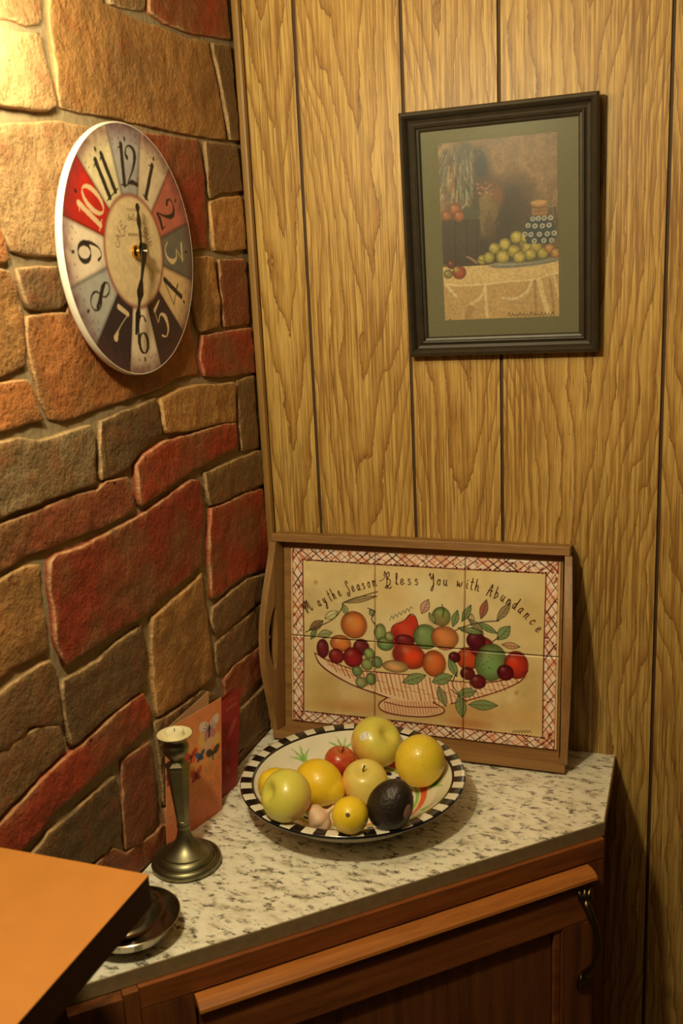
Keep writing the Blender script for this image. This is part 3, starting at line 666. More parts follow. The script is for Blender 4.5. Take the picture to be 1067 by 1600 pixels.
hh_ = hand('hour_hand', [(.0022,.058),(.0045,.053),(.0016,.047),(.0038,.040),(.0046,.034),(.0018,.027),(.0026,.018),(.0018,.012),(.0055,.006),(.006,0),(.003,-.008)], CKX+.009, ck)
hh_.rotation_euler = (0, 0, math.radians(1)); hh_.name = 'hour_hand'
mh = hand('minute_hand', [(.0012,.108),(.0040,.090),(.0054,.082),(.0018,.073),(.0030,.064),(.0075,.054),(.0042,.042),(.0020,.036),(.0030,.022),(.0058,.008),(.0062,0),(.004,-.010)], CKX+.0125, ck)
mh.rotation_euler = (0, 0, math.radians(159))
lathe('hand_nut', [(.0085, CKX-.0005), (.0085, CKX+.003), (.005, CKX+.005), (.004, CKX+.009), (0, CKX+.009)], M['gold'], ck, 18)
lathe('hand_pin', [(.0028, CKX+.009), (.0028, CKX+.017), (.002, CKX+.0185), (0, CKX+.019)], M['silver'], ck, 12)

# ================================================================== FRAMED STILL LIFE
FW, FH = 0.2855, 0.3554
MF = Matrix.Translation((0.4105, -0.001, 0.8313)) @ Matrix.Rotation(math.radians(-1.2), 4, 'X') @ Matrix.Rotation(math.radians(90), 4, 'X')
MF = Matrix.Translation((0.4105, -0.006, 0.8313)) @ Matrix.Rotation(math.radians(90+1.8), 4, 'X') @ Matrix.Rotation(math.radians(0.5), 4, 'Z')   # local x right, y up, z out
fr = thing('framed_picture', 'dark wooden picture frame with olive mat and fruit still life on the panelling', 'picture', M=MF)
prof = [(0, 0), (0, .020), (.002, .0235), (.0055, .0245), (.009, .021), (.012, .0145), (.016, .0125), (.0185, .0135), (.0205, .0160), (.0225, .0150), (.0235, .0115), (.0265, .0105), (.0285, .0085), (.0285, 0)]
def rail(half_len, off, rotz):
    V, F = [], []; n = len(prof); c, s = math.cos(rotz), math.sin(rotz)
    for sg in (-1, 1):
        for d, h in prof:
            x, y = sg*(half_len-d), off-d; V.append((x*c-y*s, x*s+y*c, h))
    for i in range(n): F.append((i, (i+1) % n, (i+1) % n+n, i+n))
    F += [tuple(reversed(range(n))), tuple(range(n, 2*n))]
    bm = bmesh.new(); bv = [bm.verts.new(v) for v in V]
    for f in F: bm.faces.new([bv[i] for i in f])
    return bm_obj('frame_rail', bm, M['frameblk'], fr)
for hl, of, rz in ((FW/2, FH/2, 0), (FW/2, FH/2, math.pi), (FH/2, FW/2, math.pi/2), (FH/2, FW/2, -math.pi/2)): rail(hl, of, rz)
mw, mh_ = FW/2-.028, FH/2-.028
box('backing', -mw-.004, mw+.004, -mh_-.004, mh_+.004, 0.001, 0.0055, M['groove'], fr, 0)
def picture_art():
    W, H = 520, 776; A = Art(W, H, (128, 102, 70)); T = hom([(92,130),(960,62),(965,1395),(140,1415)], [(0,0),(W,0),(W,H),(0,H)])
    def t(*p): return T(p)
    def pt(x, y): return T([(x, y)])[0]
    sc = W/855
    def e(x, y, rx, ry, c, a=1, soft=.25, ang=0, shade=None): q = pt(x, y); A.ell(q[0], q[1], rx*sc, ry*sc, c, a, soft, ang, shade)
    def s(pts, w, c, a=1): A.stroke(T(pts), [k*sc for k in w] if hasattr(w, '__len__') else w*sc, c, a)
    Y, X = np.mgrid[0:H, 0:W]; 
    A.tint((138,108,72), np.clip(X/W*1.1-.15, 0, 1)*np.clip(1.2-Y/H*1.6, 0, 1))
    A.mottled(.22, 12, 2)
    e(650,640,150,230,(66,50,36),.85,.8); e(520,720,160,260,(56,44,32),.9,.7); e(330,860,240,220,(58,46,32),.95,.5); e(400,450,90,260,(62,52,38),.8,.6); e(860,760,130,160,(70,56,42),.7,.7)
    e(150,190,50,60,(160,134,88),.7,.7)
    # hanging birds
    e(230,360,110,200,(92,84,62),.9,.4); e(300,220,60,90,(80,78,62),.9,.4); e(300,400,55,150,(104,100,78),.8,.4); e(195,390,32,110,(160,110,56),.8,.5)
    rr = random.Random(2)
    for k in range(200):
        x = rr.uniform(110, 350); y = rr.uniform(160, 520); L = rr.uniform(30, 90); dx = (x-240)*.15
        s([(x, y), (x+dx*.5, y+L*.5), (x+dx, y+L)], rr.uniform(3, 10), rr.choice([(150,144,116), (60,60,50), (120,112,84), (176,164,130), (48,50,46), (96,92,72)]), .6)
    s([(300,470),(300,560),(270,600)], 7, (160,156,140)); s([(300,560),(325,600)], 6, (160,156,140)); s([(230,500),(225,560)], 8, (150,130,100))
    e(395,190,38,34,(56,52,40)); e(395,215,20,15,(140,90,70)); e(405,290,40,80,(44,54,52),.9,.4)
    for x, y in ((380,160),(395,150),(410,158),(425,165)): s([(x, y), (x+4, y+30)], 5, (150,128,84))
    e(480,520,95,130,(96,66,38),.95,.35); e(455,640,72,170,(120,100,60),.9,.35,.2); e(430,560,40,60,(134,112,66),.7,.5); e(520,510,40,60,(120,74,40),.8,.5); e(470,760,45,100,(84,64,40),.7,.5)
    for k in range(26): e(rr.uniform(365,490), rr.uniform(420,505), 9, 7, rr.choice([(180,130,104), (150,96,70), (120,80,60)]), .8, .4)
    for k in range(40):
        x = rr.uniform(400, 540); y = rr.uniform(520, 800); s([(x, y), (x-6, y+40)], 3, rr.choice([(60,46,28), (136,112,64), (84,66,36)]), .6)
    e(330,640,70,50,(70,74,44),.9,.3)
    # basket with fruit
    A.poly(T([(122,690),(400,690),(400,1000),(130,1010)]), (58,48,36), .95)
    for k in range(18):
        y = 705+k*16; s([(125, y), (190, y+6), (240, y-3), (300, y+6), (395, y)], 5, (92,78,56), .55)
    for x in (215, 300, 372): s([(x, 695), (x+4, 1000)], 9, (40,34,26), .7)
    for x, y, r in ((215,610,46),(155,655,40),(245,660,42)): e(x, y, r, r*.95, (170,104,56), 1, .15, 0, (104,58,30))
    # table cloth
    A.poly(T([(90,1040),(420,1025),(980,990),(980,1420),(90,1420)]), (190,158,104), 1)
    A.poly(T([(90,1030),(440,1020),(980,960),(980,1080),(560,1150),(300,1165),(90,1150)]), (208,180,126), 1)
    for p, w, c in (([(140,1150),(250,1165),(430,1158),(600,1140),(760,1130),(970,1080)], 12, (226,206,160)), ([(150,1160),(220,1240)], 22, (222,202,160)), ([(430,1170),(400,1250),(330,1300)], 22, (216,196,150)), ([(430,1165),(445,1390)], 22, (222,200,152)),
                    ([(770,1140),(730,1220),(640,1265),(560,1260)], 20, (214,196,160)), ([(820,1130),(850,1260),(890,1380)], 34, (220,200,150)), ([(930,1110),(960,1250)], 16, (216,190,140)), ([(790,1140),(800,1380)], 20, (160,126,76)), ([(330,1330),(300,1390)], 40, (166,130,80)), ([(540,1200),(520,1380)], 26, (200,164,108)), ([(900,1130),(930,1380)], 16, (160,126,78)), ([(600,1280),(700,1300),(760,1230)], 14, (168,144,112))): s(p, w, c, .8)
    # dish and yellow fruit
    e(720,1005,260,30,(120,116,104),1,.15,-.05); e(720,995,240,22,(164,160,146),.8,.3,-.05); e(700,960,250,45,(70,66,34),.8,.4)
    for x, y, r in ((410,980,36),(460,965,42),(500,900,42),(575,870,44),(660,820,46),(560,960,50),(640,920,46),(730,860,46),(680,965,46),(740,900,46),(800,890,42),(760,945,44),(850,940,40),(720,830,34)):
        e(x, y, r, r*.98, rr.choice([(196,180,84), (186,172,76), (204,186,96)]), 1, .12, 0, (112,104,44))
    for x, y, r in ((900,905,38),(945,940,40)): e(x, y, r, r*.9, (184,134,74), 1, .15, 0, (120,80,42))
    for x, y, r, c in ((190,1010,36,(110,50,34)),(165,1080,36,(150,140,70)),(245,1070,52,(172,76,44)),(225,1050,26,(176,146,74))): e(x, y, r, r*.95, c, 1, .15, 0, tuple(k*.6 for k in c))
    s([(300,955),(330,970),(370,1000)], 16, (150,116,90)); s([(250,975),(320,950),(440,1000)], 4, (60,48,34))
    # patterned jug
    A.poly(T([(770,575),(890,575),(885,670),(775,665)]), (150,108,64), 1); e(825,572,58,18,(186,142,90),1,.2); s([(765,605),(830,612),(890,600)], 7, (84,60,40)); s([(768,630),(830,636),(890,626)], 5, (100,70,46))
    s([(890,600),(945,605)], 7, (140,120,90)); s([(912,520),(908,600)], 9, (110,88,64)); s([(940,610),(950,720),(930,800)], 12, (74,60,44))
    A.poly(T([(770,668),(890,668),(930,720),(945,800),(930,870),(740,870),(712,800),(728,720)]), (40,54,60), 1)
    for x, y in ((780,690),(820,688),(862,686),(908,684),(745,738),(795,742),(848,742),(897,737),(722,800),(765,803),(826,802),(884,800),(932,796),(858,848),(915,848),(790,850)):
        e(x, y, 19, 18, (186,180,160), .95, .25); e(x, y, 8, 8, (70,72,74), .9, .3)
    # signature scribble
    for k in range(13): s([(595+k*26, 1390), (605+k*26, 1366+(k % 3)*6), (614+k*26, 1392)], 5, (60,44,26), .8)
    for x, y in ((110,140),(895,75),(175,1410)): e(x, y, 8, 6, (60,46,30), .8)
    A.mottled(.14, 60, 8); A.mottled(.10, 120, 15); A.a = A.a*.86; return A
pa = picture_art()
print_w, print_h = 0.1730, 0.2560; px0, py0 = -mw+.0262, mh_-.0185
mt = NT('olive_mat_board'); v = mt.coord(); mt.base(mt.mix(mt.noise(v, 300, 2), lin((98,95,72)), lin((112,109,84)))); mt.set(0.8, spec=0.2)
box('mat', -mw-.003, mw+.003, -mh_-.003, mh_+.003, 0.0056, 0.0068, mt.m, fr, 0)
grid_sheet('print', lambda U, V: np.stack([px0+U*print_w+.0012*V, py0-V*print_h, np.full_like(U, .0072)], -1), 270, 400, M['paint'], fr, pa)
gt = NT('picture_glass'); gt.t.nodes.remove(gt.b)
tr_ = gt.n('ShaderNodeBsdfTransparent'); gl = gt.n('ShaderNodeBsdfGlossy'); gl.inputs['Roughness'].default_value = .3; mx = gt.n('ShaderNodeMixShader'); fz = gt.n('ShaderNodeFresnel'); fz.inputs[0].default_value = 1.18
gt.l(fz.outputs[0], mx.inputs[0]); gt.l(tr_.outputs[0], mx.inputs[1]); gt.l(gl.outputs[0], mx.inputs[2]); gt.l(mx.outputs[0], gt.t.nodes['Material Output'].inputs[0])
mesh_obj('glass', [(-mw-.002, -mh_-.002, .0082), (mw+.002, -mh_-.002, .0082), (mw+.002, mh_+.002, .0082), (-mw-.002, mh_+.002, .0082)], [(0,1,2,3)], gt.m, fr)

# ================================================================== TILED TRAY
TILE = 0.1524; TILT = 0.138
ex, ez, ew = Vector((1, 0.0012, 0)), Vector((0, math.sin(TILT), math.cos(TILT))), Vector((0, -math.cos(TILT), math.sin(TILT)))
MT = Matrix(((ex.x, ez.x, ew.x, 0.0474), (ex.y, ez.y, ew.y, -0.0650), (ex.z, ez.z, ew.z, 0.0290), (0, 0, 0, 1)))
ty = thing('tile_tray', 'brown wooden serving tray with painted fruit tiles leaning against the panelling', 'tray', M=MT)
UW, VH = 3*TILE, 2*TILE
box('base_panel', -.013, UW+.0025, -.013, VH+.013, -.014, -.0045, M['traywood'], ty, 0)
RW, RB = .022, -.0150
box('rail', -.026, UW+.0150, -.0270, -.0130, RB, RW, M['traywood'], ty, .0015)
box('rail', -.026, UW+.0150, VH+.0130, VH+.0265, RB, RW-.002, M['traywood'], ty, .0015)
wd_end = wood('brown_tray_end_wood', (118,84,46), (146,106,60), (166,122,70), 90, axis='y')
def tray_end(sgn):
    outer, v0, v1 = [], -.0125, VH+.0125; n = 22
    outer += [(v1, RB), (v0, RB)]
    for i in range(n+1):
        t = i/n; outer.append((v0+(v1-v0)*t, RW-.001+.034*math.sin(math.pi*t)**1.3))
    vm = (v0+v1)/2; hl = .058; hole = []
    for i in range(13):
        t = i/12; hole.append((vm-hl+2*hl*t, .024+.0195*math.sin(math.pi*t)**.8))
    for i in range(1, 12):
        t = 1-i/12; hole.append((vm-hl+2*hl*t, .0215-.004*math.sin(math.pi*t)))
    edge = -.0135 if sgn < 0 else UW+.0030
    fr_ = lambda v, w, c: (edge+sgn*(c+.20*max(w, 0)), v, w)
    return prism('handle_board', outer, [hole], 0.0, .0115, wd_end, ty, fr_)
tray_end(-1); tray_end(1)
def tray_art():
    W, H = 1372, 915; A = Art(W, H, (222, 198, 144)); T = hom([(122,68),(995,95),(982,718),(148,618)], [(0,0),(W,0),(W,H),(0,H)]); K = W/862
    def pt(x, y): return T([(x, y)])[0]
    def s(pts, w, c, a=1.0): A.stroke(T(pts), [k*K for k in w] if hasattr(w, '__len__') else w*K, c, a)
    A.mottled(.10, 8, 21); A.mottled(.05, 40, 5)
    def wash(x, y, rx, ry, c, a): q = pt(x, y); A.ell(q[0], q[1], rx*K, ry*K, c, a, 1.2)
    for x, y, rx, ry, c, a in ((540,200,70,45,(236,222,178),.7), (850,180,60,40,(240,228,190),.6), (450,230,60,40,(206,160,90),.5), (640,590,300,40,(190,130,70),.45), (300,575,120,20,(196,130,70),.5), (700,630,60,14,(180,96,50),.5), (880,300,60,150,(204,176,110),.4), (220,520,60,80,(200,170,100),.4), (250,160,60,60,(226,204,150),.6), (560,330,260,110,(238,220,176),.7), (250,520,40,60,(190,150,84),.4), (900,560,40,90,(196,160,96),.4)): wash(x, y, rx, ry, c, a)
    # lattice border
    b = 56; m = 12; Y, X = np.mgrid[0:H, 0:W]
    band = ((X < b+m) | (X > W-b-m) | (Y < b) | (Y > H-b)) & (X > m) & (X < W-m)
    fld = A.field(60, 6); A.a[band] = ((244,224,204)*np.ones(3)-(np.clip(A.field(70, 2)[band]-.35,0,1)*np.array([[20], [80], [100]])).T*1.2)
    rr = random.Random(4); red, drk = (140,52,30), (58,20,22)
    def hatch(x0, y0, x1, y1, L, hor):
        n = int(L/50)
        for k in range(-1, n+1):
            for d in (1, -1):
                j = rr.uniform(-12, 12); c = red if rr.random() < .72 else drk; w = rr.uniform(3, 6.5)
                if hor:
                    xa = x0+k*50+j; p = [(xa, y0+2), (xa+33+rr.uniform(-4, 4), (y0+y1)/2), (xa+66, y1-2)] if d > 0 else [(xa+66, y0+2), (xa+33, (y0+y1)/2), (xa, y1-2)]
                else:
                    ya = y0+k*58+j; p = [(x0+2, ya), ((x0+x1)/2, ya+36+rr.uniform(-4, 4)), (x1-2, ya+76)] if d > 0 else [(x1-2, ya), ((x0+x1)/2, ya+36), (x0+2, ya+76)]
                p = [(min(max(a, x0 if not hor else m), x1 if not hor else W-m), min(max(q, 2), H-2)) for a, q in p]
                A.stroke(p, w, c, .8)
        for k in range(int(L/45)):
            x = rr.uniform(x0, x1); y = rr.uniform(y0, y1); A.stroke([(x, y), (x+rr.uniform(-14, 14), y+rr.uniform(-14, 14))], 6, drk, .7)
    hatch(m, 0, W-m, b, W, True); hatch(m, H-b, W-m, H, W, True); hatch(m, b, b+m, H-b, H, False); hatch(W-b-m, b, W-m, H-b, H, False)
    for p in ([(b+m, b), (W*.5, b+4), (W-b-m, b)], [(b+m, H-b), (W*.5, H-b-4), (W-b-m, H-b)], [(b+m, b), (b+m+3, H/2), (b+m, H-b)], [(W-b-m, b), (W-b-m-3, H/2), (W-b-m, H-b)]):
        A.stroke(p, 6, (112,40,28), .9)
    for k in range(120):
        x = rr.uniform(b, W-b); y = rr.choice([b, H-b])+rr.uniform(-3, 3); A.ell(x, y, 6, 4, drk, .8, .3)
    A.stroke([(m, 0), (m, H)], 3, red, .6); A.stroke([(W-m, 0), (W-m, H)], 3, red, .6)
    # footed basket
    body = [(210,404),(262,432),(340,458),(420,466),(520,474),(620,490),(720,497),(800,490),(886,458),(862,490),(800,520),(720,545),(640,566),(600,575),(470,556),(400,530),(330,505),(262,466),(225,436)]
    A.poly(T(body), (236,206,172), .95)
    for k in range(46):
        t = k/45; x = 235+t*630; yt = np.interp(x, [210,340,520,720,886], [408,458,474,497,462]); yb2 = np.interp(x, [210,262,400,520,640,720,800,886], [410,464,528,560,566,546,520,462])
        s([(x, yt+3), (x+8, (yt+yb2)/2), (x+18, yb2)], rr.uniform(2, 5), rr.choice([(176,88,52), (150,60,36), (206,130,90)]), .75)
    for k in range(30):
        x = 230+k*21.5; yt = np.interp(x, [210,340,520,720,886], [408,458,474,497,462]); yb2 = np.interp(x, [210,262,400,520,640,720,800,886], [410,464,528,560,566,546,520,462]); f = rr.uniform(.3, .8)
        s([(x, yt+(yb2-yt)*f), (x+28, yt+(yb2-yt)*f+7)], 2, (160,70,44), .6)
    s([(210,404),(225,436),(262,468),(330,506),(400,532),(470,556),(540,566)], [3,5,5,4,5,4,3], (96,26,26)); s([(640,566),(720,547),(800,522),(862,492),(886,458)], 3.5, (120,40,30))
    s([(210,404),(262,432),(340,458),(420,466),(520,474)], 3.5, (110,36,28)); s([(620,490),(720,497),(800,490),(886,458)], 3.5, (120,40,30))
    A.poly(T([(440,548),(585,560),(618,585),(610,598),(540,608),(460,600),(414,578),(420,562)]), (232,190,156), .95)
    for k in range(20): s([(430+k*9, 560), (438+k*9, 600)], 2.4, (160,76,48), .7)
    s([(440,546),(414,566),(424,588),(480,603),(560,608),(612,598),(618,582),(585,562)], 4, (96,30,26)); s([(430,560),(500,575),(600,578)], 3, (120,44,34))
    # fruit
    def f(x, y, rx, ry, c, ang=0):
        rx, ry = rx*1.06, ry*1.06; q = pt(x, y); dk = tuple(k*.62 for k in c); A.ell(q[0], q[1], rx*K, ry*K*1.02, c, .95, .10, ang, dk)
        for j in range(3):
            A.ell(q[0]+rr.uniform(-.4, .4)*rx*K, q[1]+rr.uniform(-.4, .4)*ry*K, rx*K*.4, ry*K*.35, tuple(min(255, k*rr.uniform(.8, 1.3)) for k in c), .35, .8)
        A.ring(q[0], q[1], rx*K, ry*K, 2.6, (72,26,24), .7, ang, rr.uniform(0, 1), rr.uniform(4.5, 6))
    OR, PL, RD, GN = (226,124,64), (112,34,44), (196,52,36), (128,156,92)
    f(330,315,42,41,OR); f(290,374,34,24,OR); f(355,386,26,24,PL); f(235,390,20,29,PL); f(278,414,25,23,(136,34,42)); f(330,418,31,31,(150,30,38))
    A.poly(T([(444,362),(450,318),(485,300),(505,278),(520,284),(530,310),(536,352),(505,378),(455,382)]), RD, .95); s([(444,362),(450,318),(485,300),(505,278),(520,284),(530,310),(536,352)], 3, (96,24,24)); wash(485,330,22,26,(220,90,60),.6); wash(460,355,20,22,(120,30,40),.6)
    f(605,284,28,28,GN); f(556,350,38,36,GN); wash(600,300,30,20,(160,110,70),.5); f(490,364,30,18,(126,38,46)); f(505,412,52,38,(208,66,38),.2); wash(470,410,18,26,(120,36,50),.6); f(462,446,40,18,(206,168,104)); f(618,354,41,34,(224,136,76)); f(585,436,36,39,(218,108,56))
    f(692,420,32,32,(208,74,42)); f(735,382,36,30,(160,42,40)); f(716,362,28,26,(96,26,42)); f(765,432,46,54,GN,.2); f(848,440,35,39,RD); f(813,464,24,23,(104,20,36)); f(650,415,18,16,(92,20,34)); f(692,468,21,19,(100,20,36)); f(724,494,24,21,(104,20,36))
    for k in range(16): q = pt(rr.uniform(725,770), rr.uniform(410,460)); A.ell(q[0], q[1], 3.5, 3.5, (60,90,50), .8)
    for x, y, rx, ry in ((412,340,18,28),(428,374,26,20),(380,405,17,17),(375,440,19,18),(345,462,17,16),(388,487,16,19),(358,498,18,17),(405,433,16,18),(440,352,14,14)): f(x, y, rx, ry, rr.choice([(150,164,104), (176,178,120), (120,146,92)]))
    def leaf(x, y, L, w, deg, c):
        q = pt(x, y); a = math.radians(deg); P = []
        for i in range(21):
            t = i/10; u = 1-abs(t-1)*1.0; uu = (t if t <= 1 else 2-t); P.append((q[0]+math.cos(a)*(uu*2-1)*L*K-math.sin(a)*(1 if t <= 1 else -1)*w*K*math.sin(math.pi*uu), q[1]+math.sin(a)*(uu*2-1)*L*K+math.cos(a)*(1 if t <= 1 else -1)*w*K*math.sin(math.pi*uu)))
        A.poly(P, c, .85); A.stroke(P, 3, (46,50,36), .85, smooth=False); A.stroke([P[0], P[10]], 2.2, (40,52,36), .8)
        for k in range(4): i = 2+k*2; A.stroke([((P[0][0]*(10-i)+P[10][0]*i)/10, (P[0][1]*(10-i)+P[10][1]*i)/10), P[min(10, i+2)]], 1.8, (48,62,44), .6, smooth=False)
    g1, g2, pk = (116,140,92), (150,160,110), (160,84,72)
    for a in ((212,318,30,14,-35,(130,96,72)),(240,345,26,13,-15,g2),(205,345,20,9,-60,g1),(258,284,26,13,-30,(214,210,160)),(345,232,58,9,-14,(170,140,100)),(300,265,18,10,70,g2),(552,252,26,14,-65,(206,150,140)),(575,290,20,8,60,g2),(650,290,28,11,-75,g1),(685,272,30,10,-65,g1),(740,258,32,12,-75,pk),(805,266,36,12,-55,(150,130,100)),(700,290,16,9,-85,(220,196,150)),(752,320,36,10,25,g1),(714,312,32,10,40,(150,130,96)),(700,330,32,10,0,g1),(806,336,30,17,-50,g1),(830,378,28,10,3,(206,150,110)),(700,330,40,8,10,g2),
              (522,486,42,17,-22,g1),(612,486,36,18,-22,g1),(645,448,32,13,65,g1),(612,542,34,14,68,(130,136,96)),(672,574,36,16,80,g1),(690,530,30,15,-15,g1),(742,570,46,16,-4,g1),(384,276,12,8,60,g2)): leaf(*a)
    for p in ([(180,340),(260,300),(290,262),(300,240),(400,205)], [(650,330),(690,312),(740,300),(790,296)], [(610,285),(612,262),(606,245)], [(640,520),(672,545),(690,560)], [(372,260),(392,270),(385,295),(400,320)], [(660,460),(645,500),(660,530)], [(790,350),(770,365)]): s(p, 3.4, (62,58,38), .9)
    # hand-lettered blessing along an arch
    bx = [150,180,240,300,360,410,480,540,600,660,730,790,850,890,925,950]; by = [290,276,246,214,196,182,180,180,180,184,200,224,262,300,346,372]
    base = lambda x: pt(x, float(np.interp(x, bx, by)))
    ink = (66,30,24)
    for wrd, x0, x1 in (('May', 178, 252), ('the', 254, 298), ('Season', 306, 404), ('Bless', 424, 540), ('You', 566, 630), ('with', 652, 732), ('Abundance', 750, 928)): write_along(A, wrd, base, x0, x1, 17.5*K, 5.0, ink, .95)
    s([(404,170),(415,165),(425,150)], 2, ink); s([(170,270),(178,255),(186,262)], 2.2, ink)
    for k in range(6): s([(440+k*12, 300-k*6), (446+k*12, 284-k*6), (452+k*12, 294-k*7)], 2, (70,84,56), .9)      # small scribbles
    for k in range(6): s([(838+k*10, 660), (844+k*10, 652), (848+k*10, 660)], 2, (70,48,30), .8)
    for x, y in ((205,178),(850,530)):
        for d in range(4): a = d*math.pi/4; s([(x-9*math.cos(a), y-9*math.sin(a)), (x+9*math.cos(a), y+9*math.sin(a))], 2, (190,130,80), .8)
    return A
ta = tray_art()
for j in range(2):
    for i in range(3):
        g = .0006
        def fn(U, V, i=i, j=j):
            e_ = np.minimum(np.minimum(U, 1-U), np.minimum(V, 1-V)); w = np.where(e_ < .004, -.0045, np.where(e_ < .010, -.0006, 0.0))
            return np.stack([i*TILE+g+U*(TILE-2*g), VH-(j*TILE+g+V*(TILE-2*g)), w], -1)
        grid_sheet('tile', fn, 200, 200, M['tileglaze'], ty, ta, lambda U, V, i=i, j=j: ((i+U)/3, (j+V)/2))

# ================================================================== FRUIT BOWL
BX, BY = 0.2292, -0.2624
bowl = thing('fruit_bowl', 'wide shallow bowl with a black and white checked rim on the countertop', 'bowl', (BX, BY, 0))
lathe('shell', [(0, .006), (.080, .006), (.084, .0), (.094, .0), (.098, .007), (.130, .024), (.152, .0415), (.1625, .0500)], M['whiteglaze'], bowl, 96, 50)
def bowl_art():
    N = 700; A = Art(N, N, (232, 226, 206)); c = N/2; A.mottled(.03, 10, 3)
    Y, X = np.mgrid[0:N, 0:N]; dx, dy = X-c, Y-c; rr = np.hypot(dx, dy)/c; th = np.arctan2(dy, dx)
    for r0, r1, col_ in ((.68, .745, (228,106,58)), (.665, .68, (240,226,200)), (.50, .665, (150,190,96)), (.47, .50, (226,120,60)), (.16, .25, (226,120,60))): A.tint(col_, ((rr >= r0) & (rr < r1)).astype(float))
    A.tint((238,232,214), ((rr > .545) & (rr < .63)).astype(float)); rd = random.Random(3)
    for k in range(26):
        a = k/26*6.283; A.ell(c+.587*c*math.cos(a), c+.587*c*math.sin(a), 13, 8, (34,38,84), 1, .2, a+1.57)
    for k in range(11):
        a = k/11*6.283+.25; x, y = c+.79*c*math.cos(a), c+.79*c*math.sin(a)
        for d in (-.7, -.25, .25, .7):
            L = rd.uniform(.13, .19)*c; e = a+d; A.stroke([(x, y), (x+L*.5*math.cos(e), y+L*.5*math.sin(e)), (x+L*math.cos(e+d*.3), y+L*math.sin(e+d*.3))], [12, 9, 2], rd.choice([(120,176,84), (146,196,104)]), .9)
    return A
pr = [(0, .0115), (.05, .0118), (.075, .0145), (.100, .0215), (.125, .0365), (.1420, .0500), (.1475, .0545)]
pr_r = [a for a, b in pr]; pr_z = [b for a, b in pr]
def bowl_in(U, V):
    r = U*.1475; a = V*2*math.pi; return np.stack([r*np.cos(a), -r*np.sin(a), np.interp(r, pr_r, pr_z)], -1)
o = grid_sheet('inner_glaze', bowl_in, 150, 420, M['glaze'], bowl, bowl_art(), lambda U, V: (.5+.5*U*np.cos(V*2*math.pi), .5+.5*U*np.sin(V*2*math.pi)))
o.data.polygons.foreach_set('use_smooth', [True]*len(o.data.polygons))
# rim ring with alternating checks
NR = 60*4; rp = [(.1625, .0500), (.1665, .0515), (.1682, .0545), (.1672, .0570), (.1650, .0578), (.1510, .0562), (.1485, .0555), (.1475, .0545)]
V, F = lathe_data(rp, NR); fm = []
for i in range(len(rp)-1):
    for k in range(NR): fm.append(1 if (i in (3, 4) and (k//4) % 2 == 0) else 0)
mesh_obj('rim', V, F, None, bowl, True, [M['blackglaze'], M['whiteglaze']], fm)['label'] = 'black rim with white checks'

def fruit_mat(name, stops, axis_noise=3.0, rough=0.32, bump=0.0, bscale=200, blush=None, speck=None, coat=0.2):
    t = NT(name); tc = t.n('ShaderNodeTexCoord'); g = tc.outputs['Object']
    n = t.noise(g, axis_noise*14, 3, .6); sp = t.n('ShaderNodeSeparateXYZ'); t.l(g, sp.inputs[0])
    f = t.math('ADD', t.math('MULTIPLY', sp.outputs[2], 9.0), t.math('ADD', n, 0.0)); c = t.ramp(f, [(p, lin(q)) for p, q in stops])
    if blush:
        d, q = blush; dt = t.n('ShaderNodeVectorMath', operation='DOT_PRODUCT'); t.l(g, dt.inputs[0]); dt.inputs[1].default_value = d
        k = t.math('ADD', t.math('MULTIPLY', dt.outputs['Value'], 24.0), t.math('SUBTRACT', n, 0.55)); c = t.mix(t.ramp(k, [(0.1, (0,0,0)), (0.75, (.9,.9,.9))]), c, lin(q))
    if speck:
        k = t.ramp(t.noise(g, 330, 1), [(0.68, (0,0,0)), (0.74, (1,1,1))]); c = t.mix(t.math('MULTIPLY', k, .5), c, lin(speck))
    t.base(c)
    if bump: t.bump(t.noise(g, bscale, 2), bump, .0012)
    t.b.inputs['Subsurface Weight'].default_value = 0.0
    return t.set(rough, coat=coat)
def orient(direction, spin=0.0):
    return Vector(direction).normalized().to_track_quat('Z', 'Y').to_matrix().to_4x4() @ Matrix.Rotation(spin, 4, 'Z')
def sticker(parent, fn, cu, cv, su, sv, mat, dark=None):
    """thin oval label following a body of revolution; fn(theta,t)->Vector"""
    V, F = [], []; n = 8; m = 20
    for j in range(n+1):
        for k in range(m):
            a = 2*math.pi*k/m; r = j/n; q = fn(cu+su*r*math.cos(a), cv+sv*r*math.sin(a)); V.append(q*1.006 if j < n else q*1.001)
    for j in range(n):
        for k in range(m): F.append((j*m+k, (j+1)*m+k, (j+1)*m+(k+1) % m, j*m+(k+1) % m))
    o = mesh_obj('sticker', V, F, mat, parent, True)
    if dark:
        W, G = [], []
        for i in range(4):
            b = len(W); x = cu+su*(-.5+i*.28); W += [fn(x, cv-sv*.55)*1.009, fn(x+su*.13, cv-sv*.55)*1.009, fn(x+su*.13, cv+sv*.5)*1.009, fn(x, cv+sv*.5)*1.009]; G.append((b, b+1, b+2, b+3))
        mesh_obj('sticker_print', W, G, dark, o)
    return o
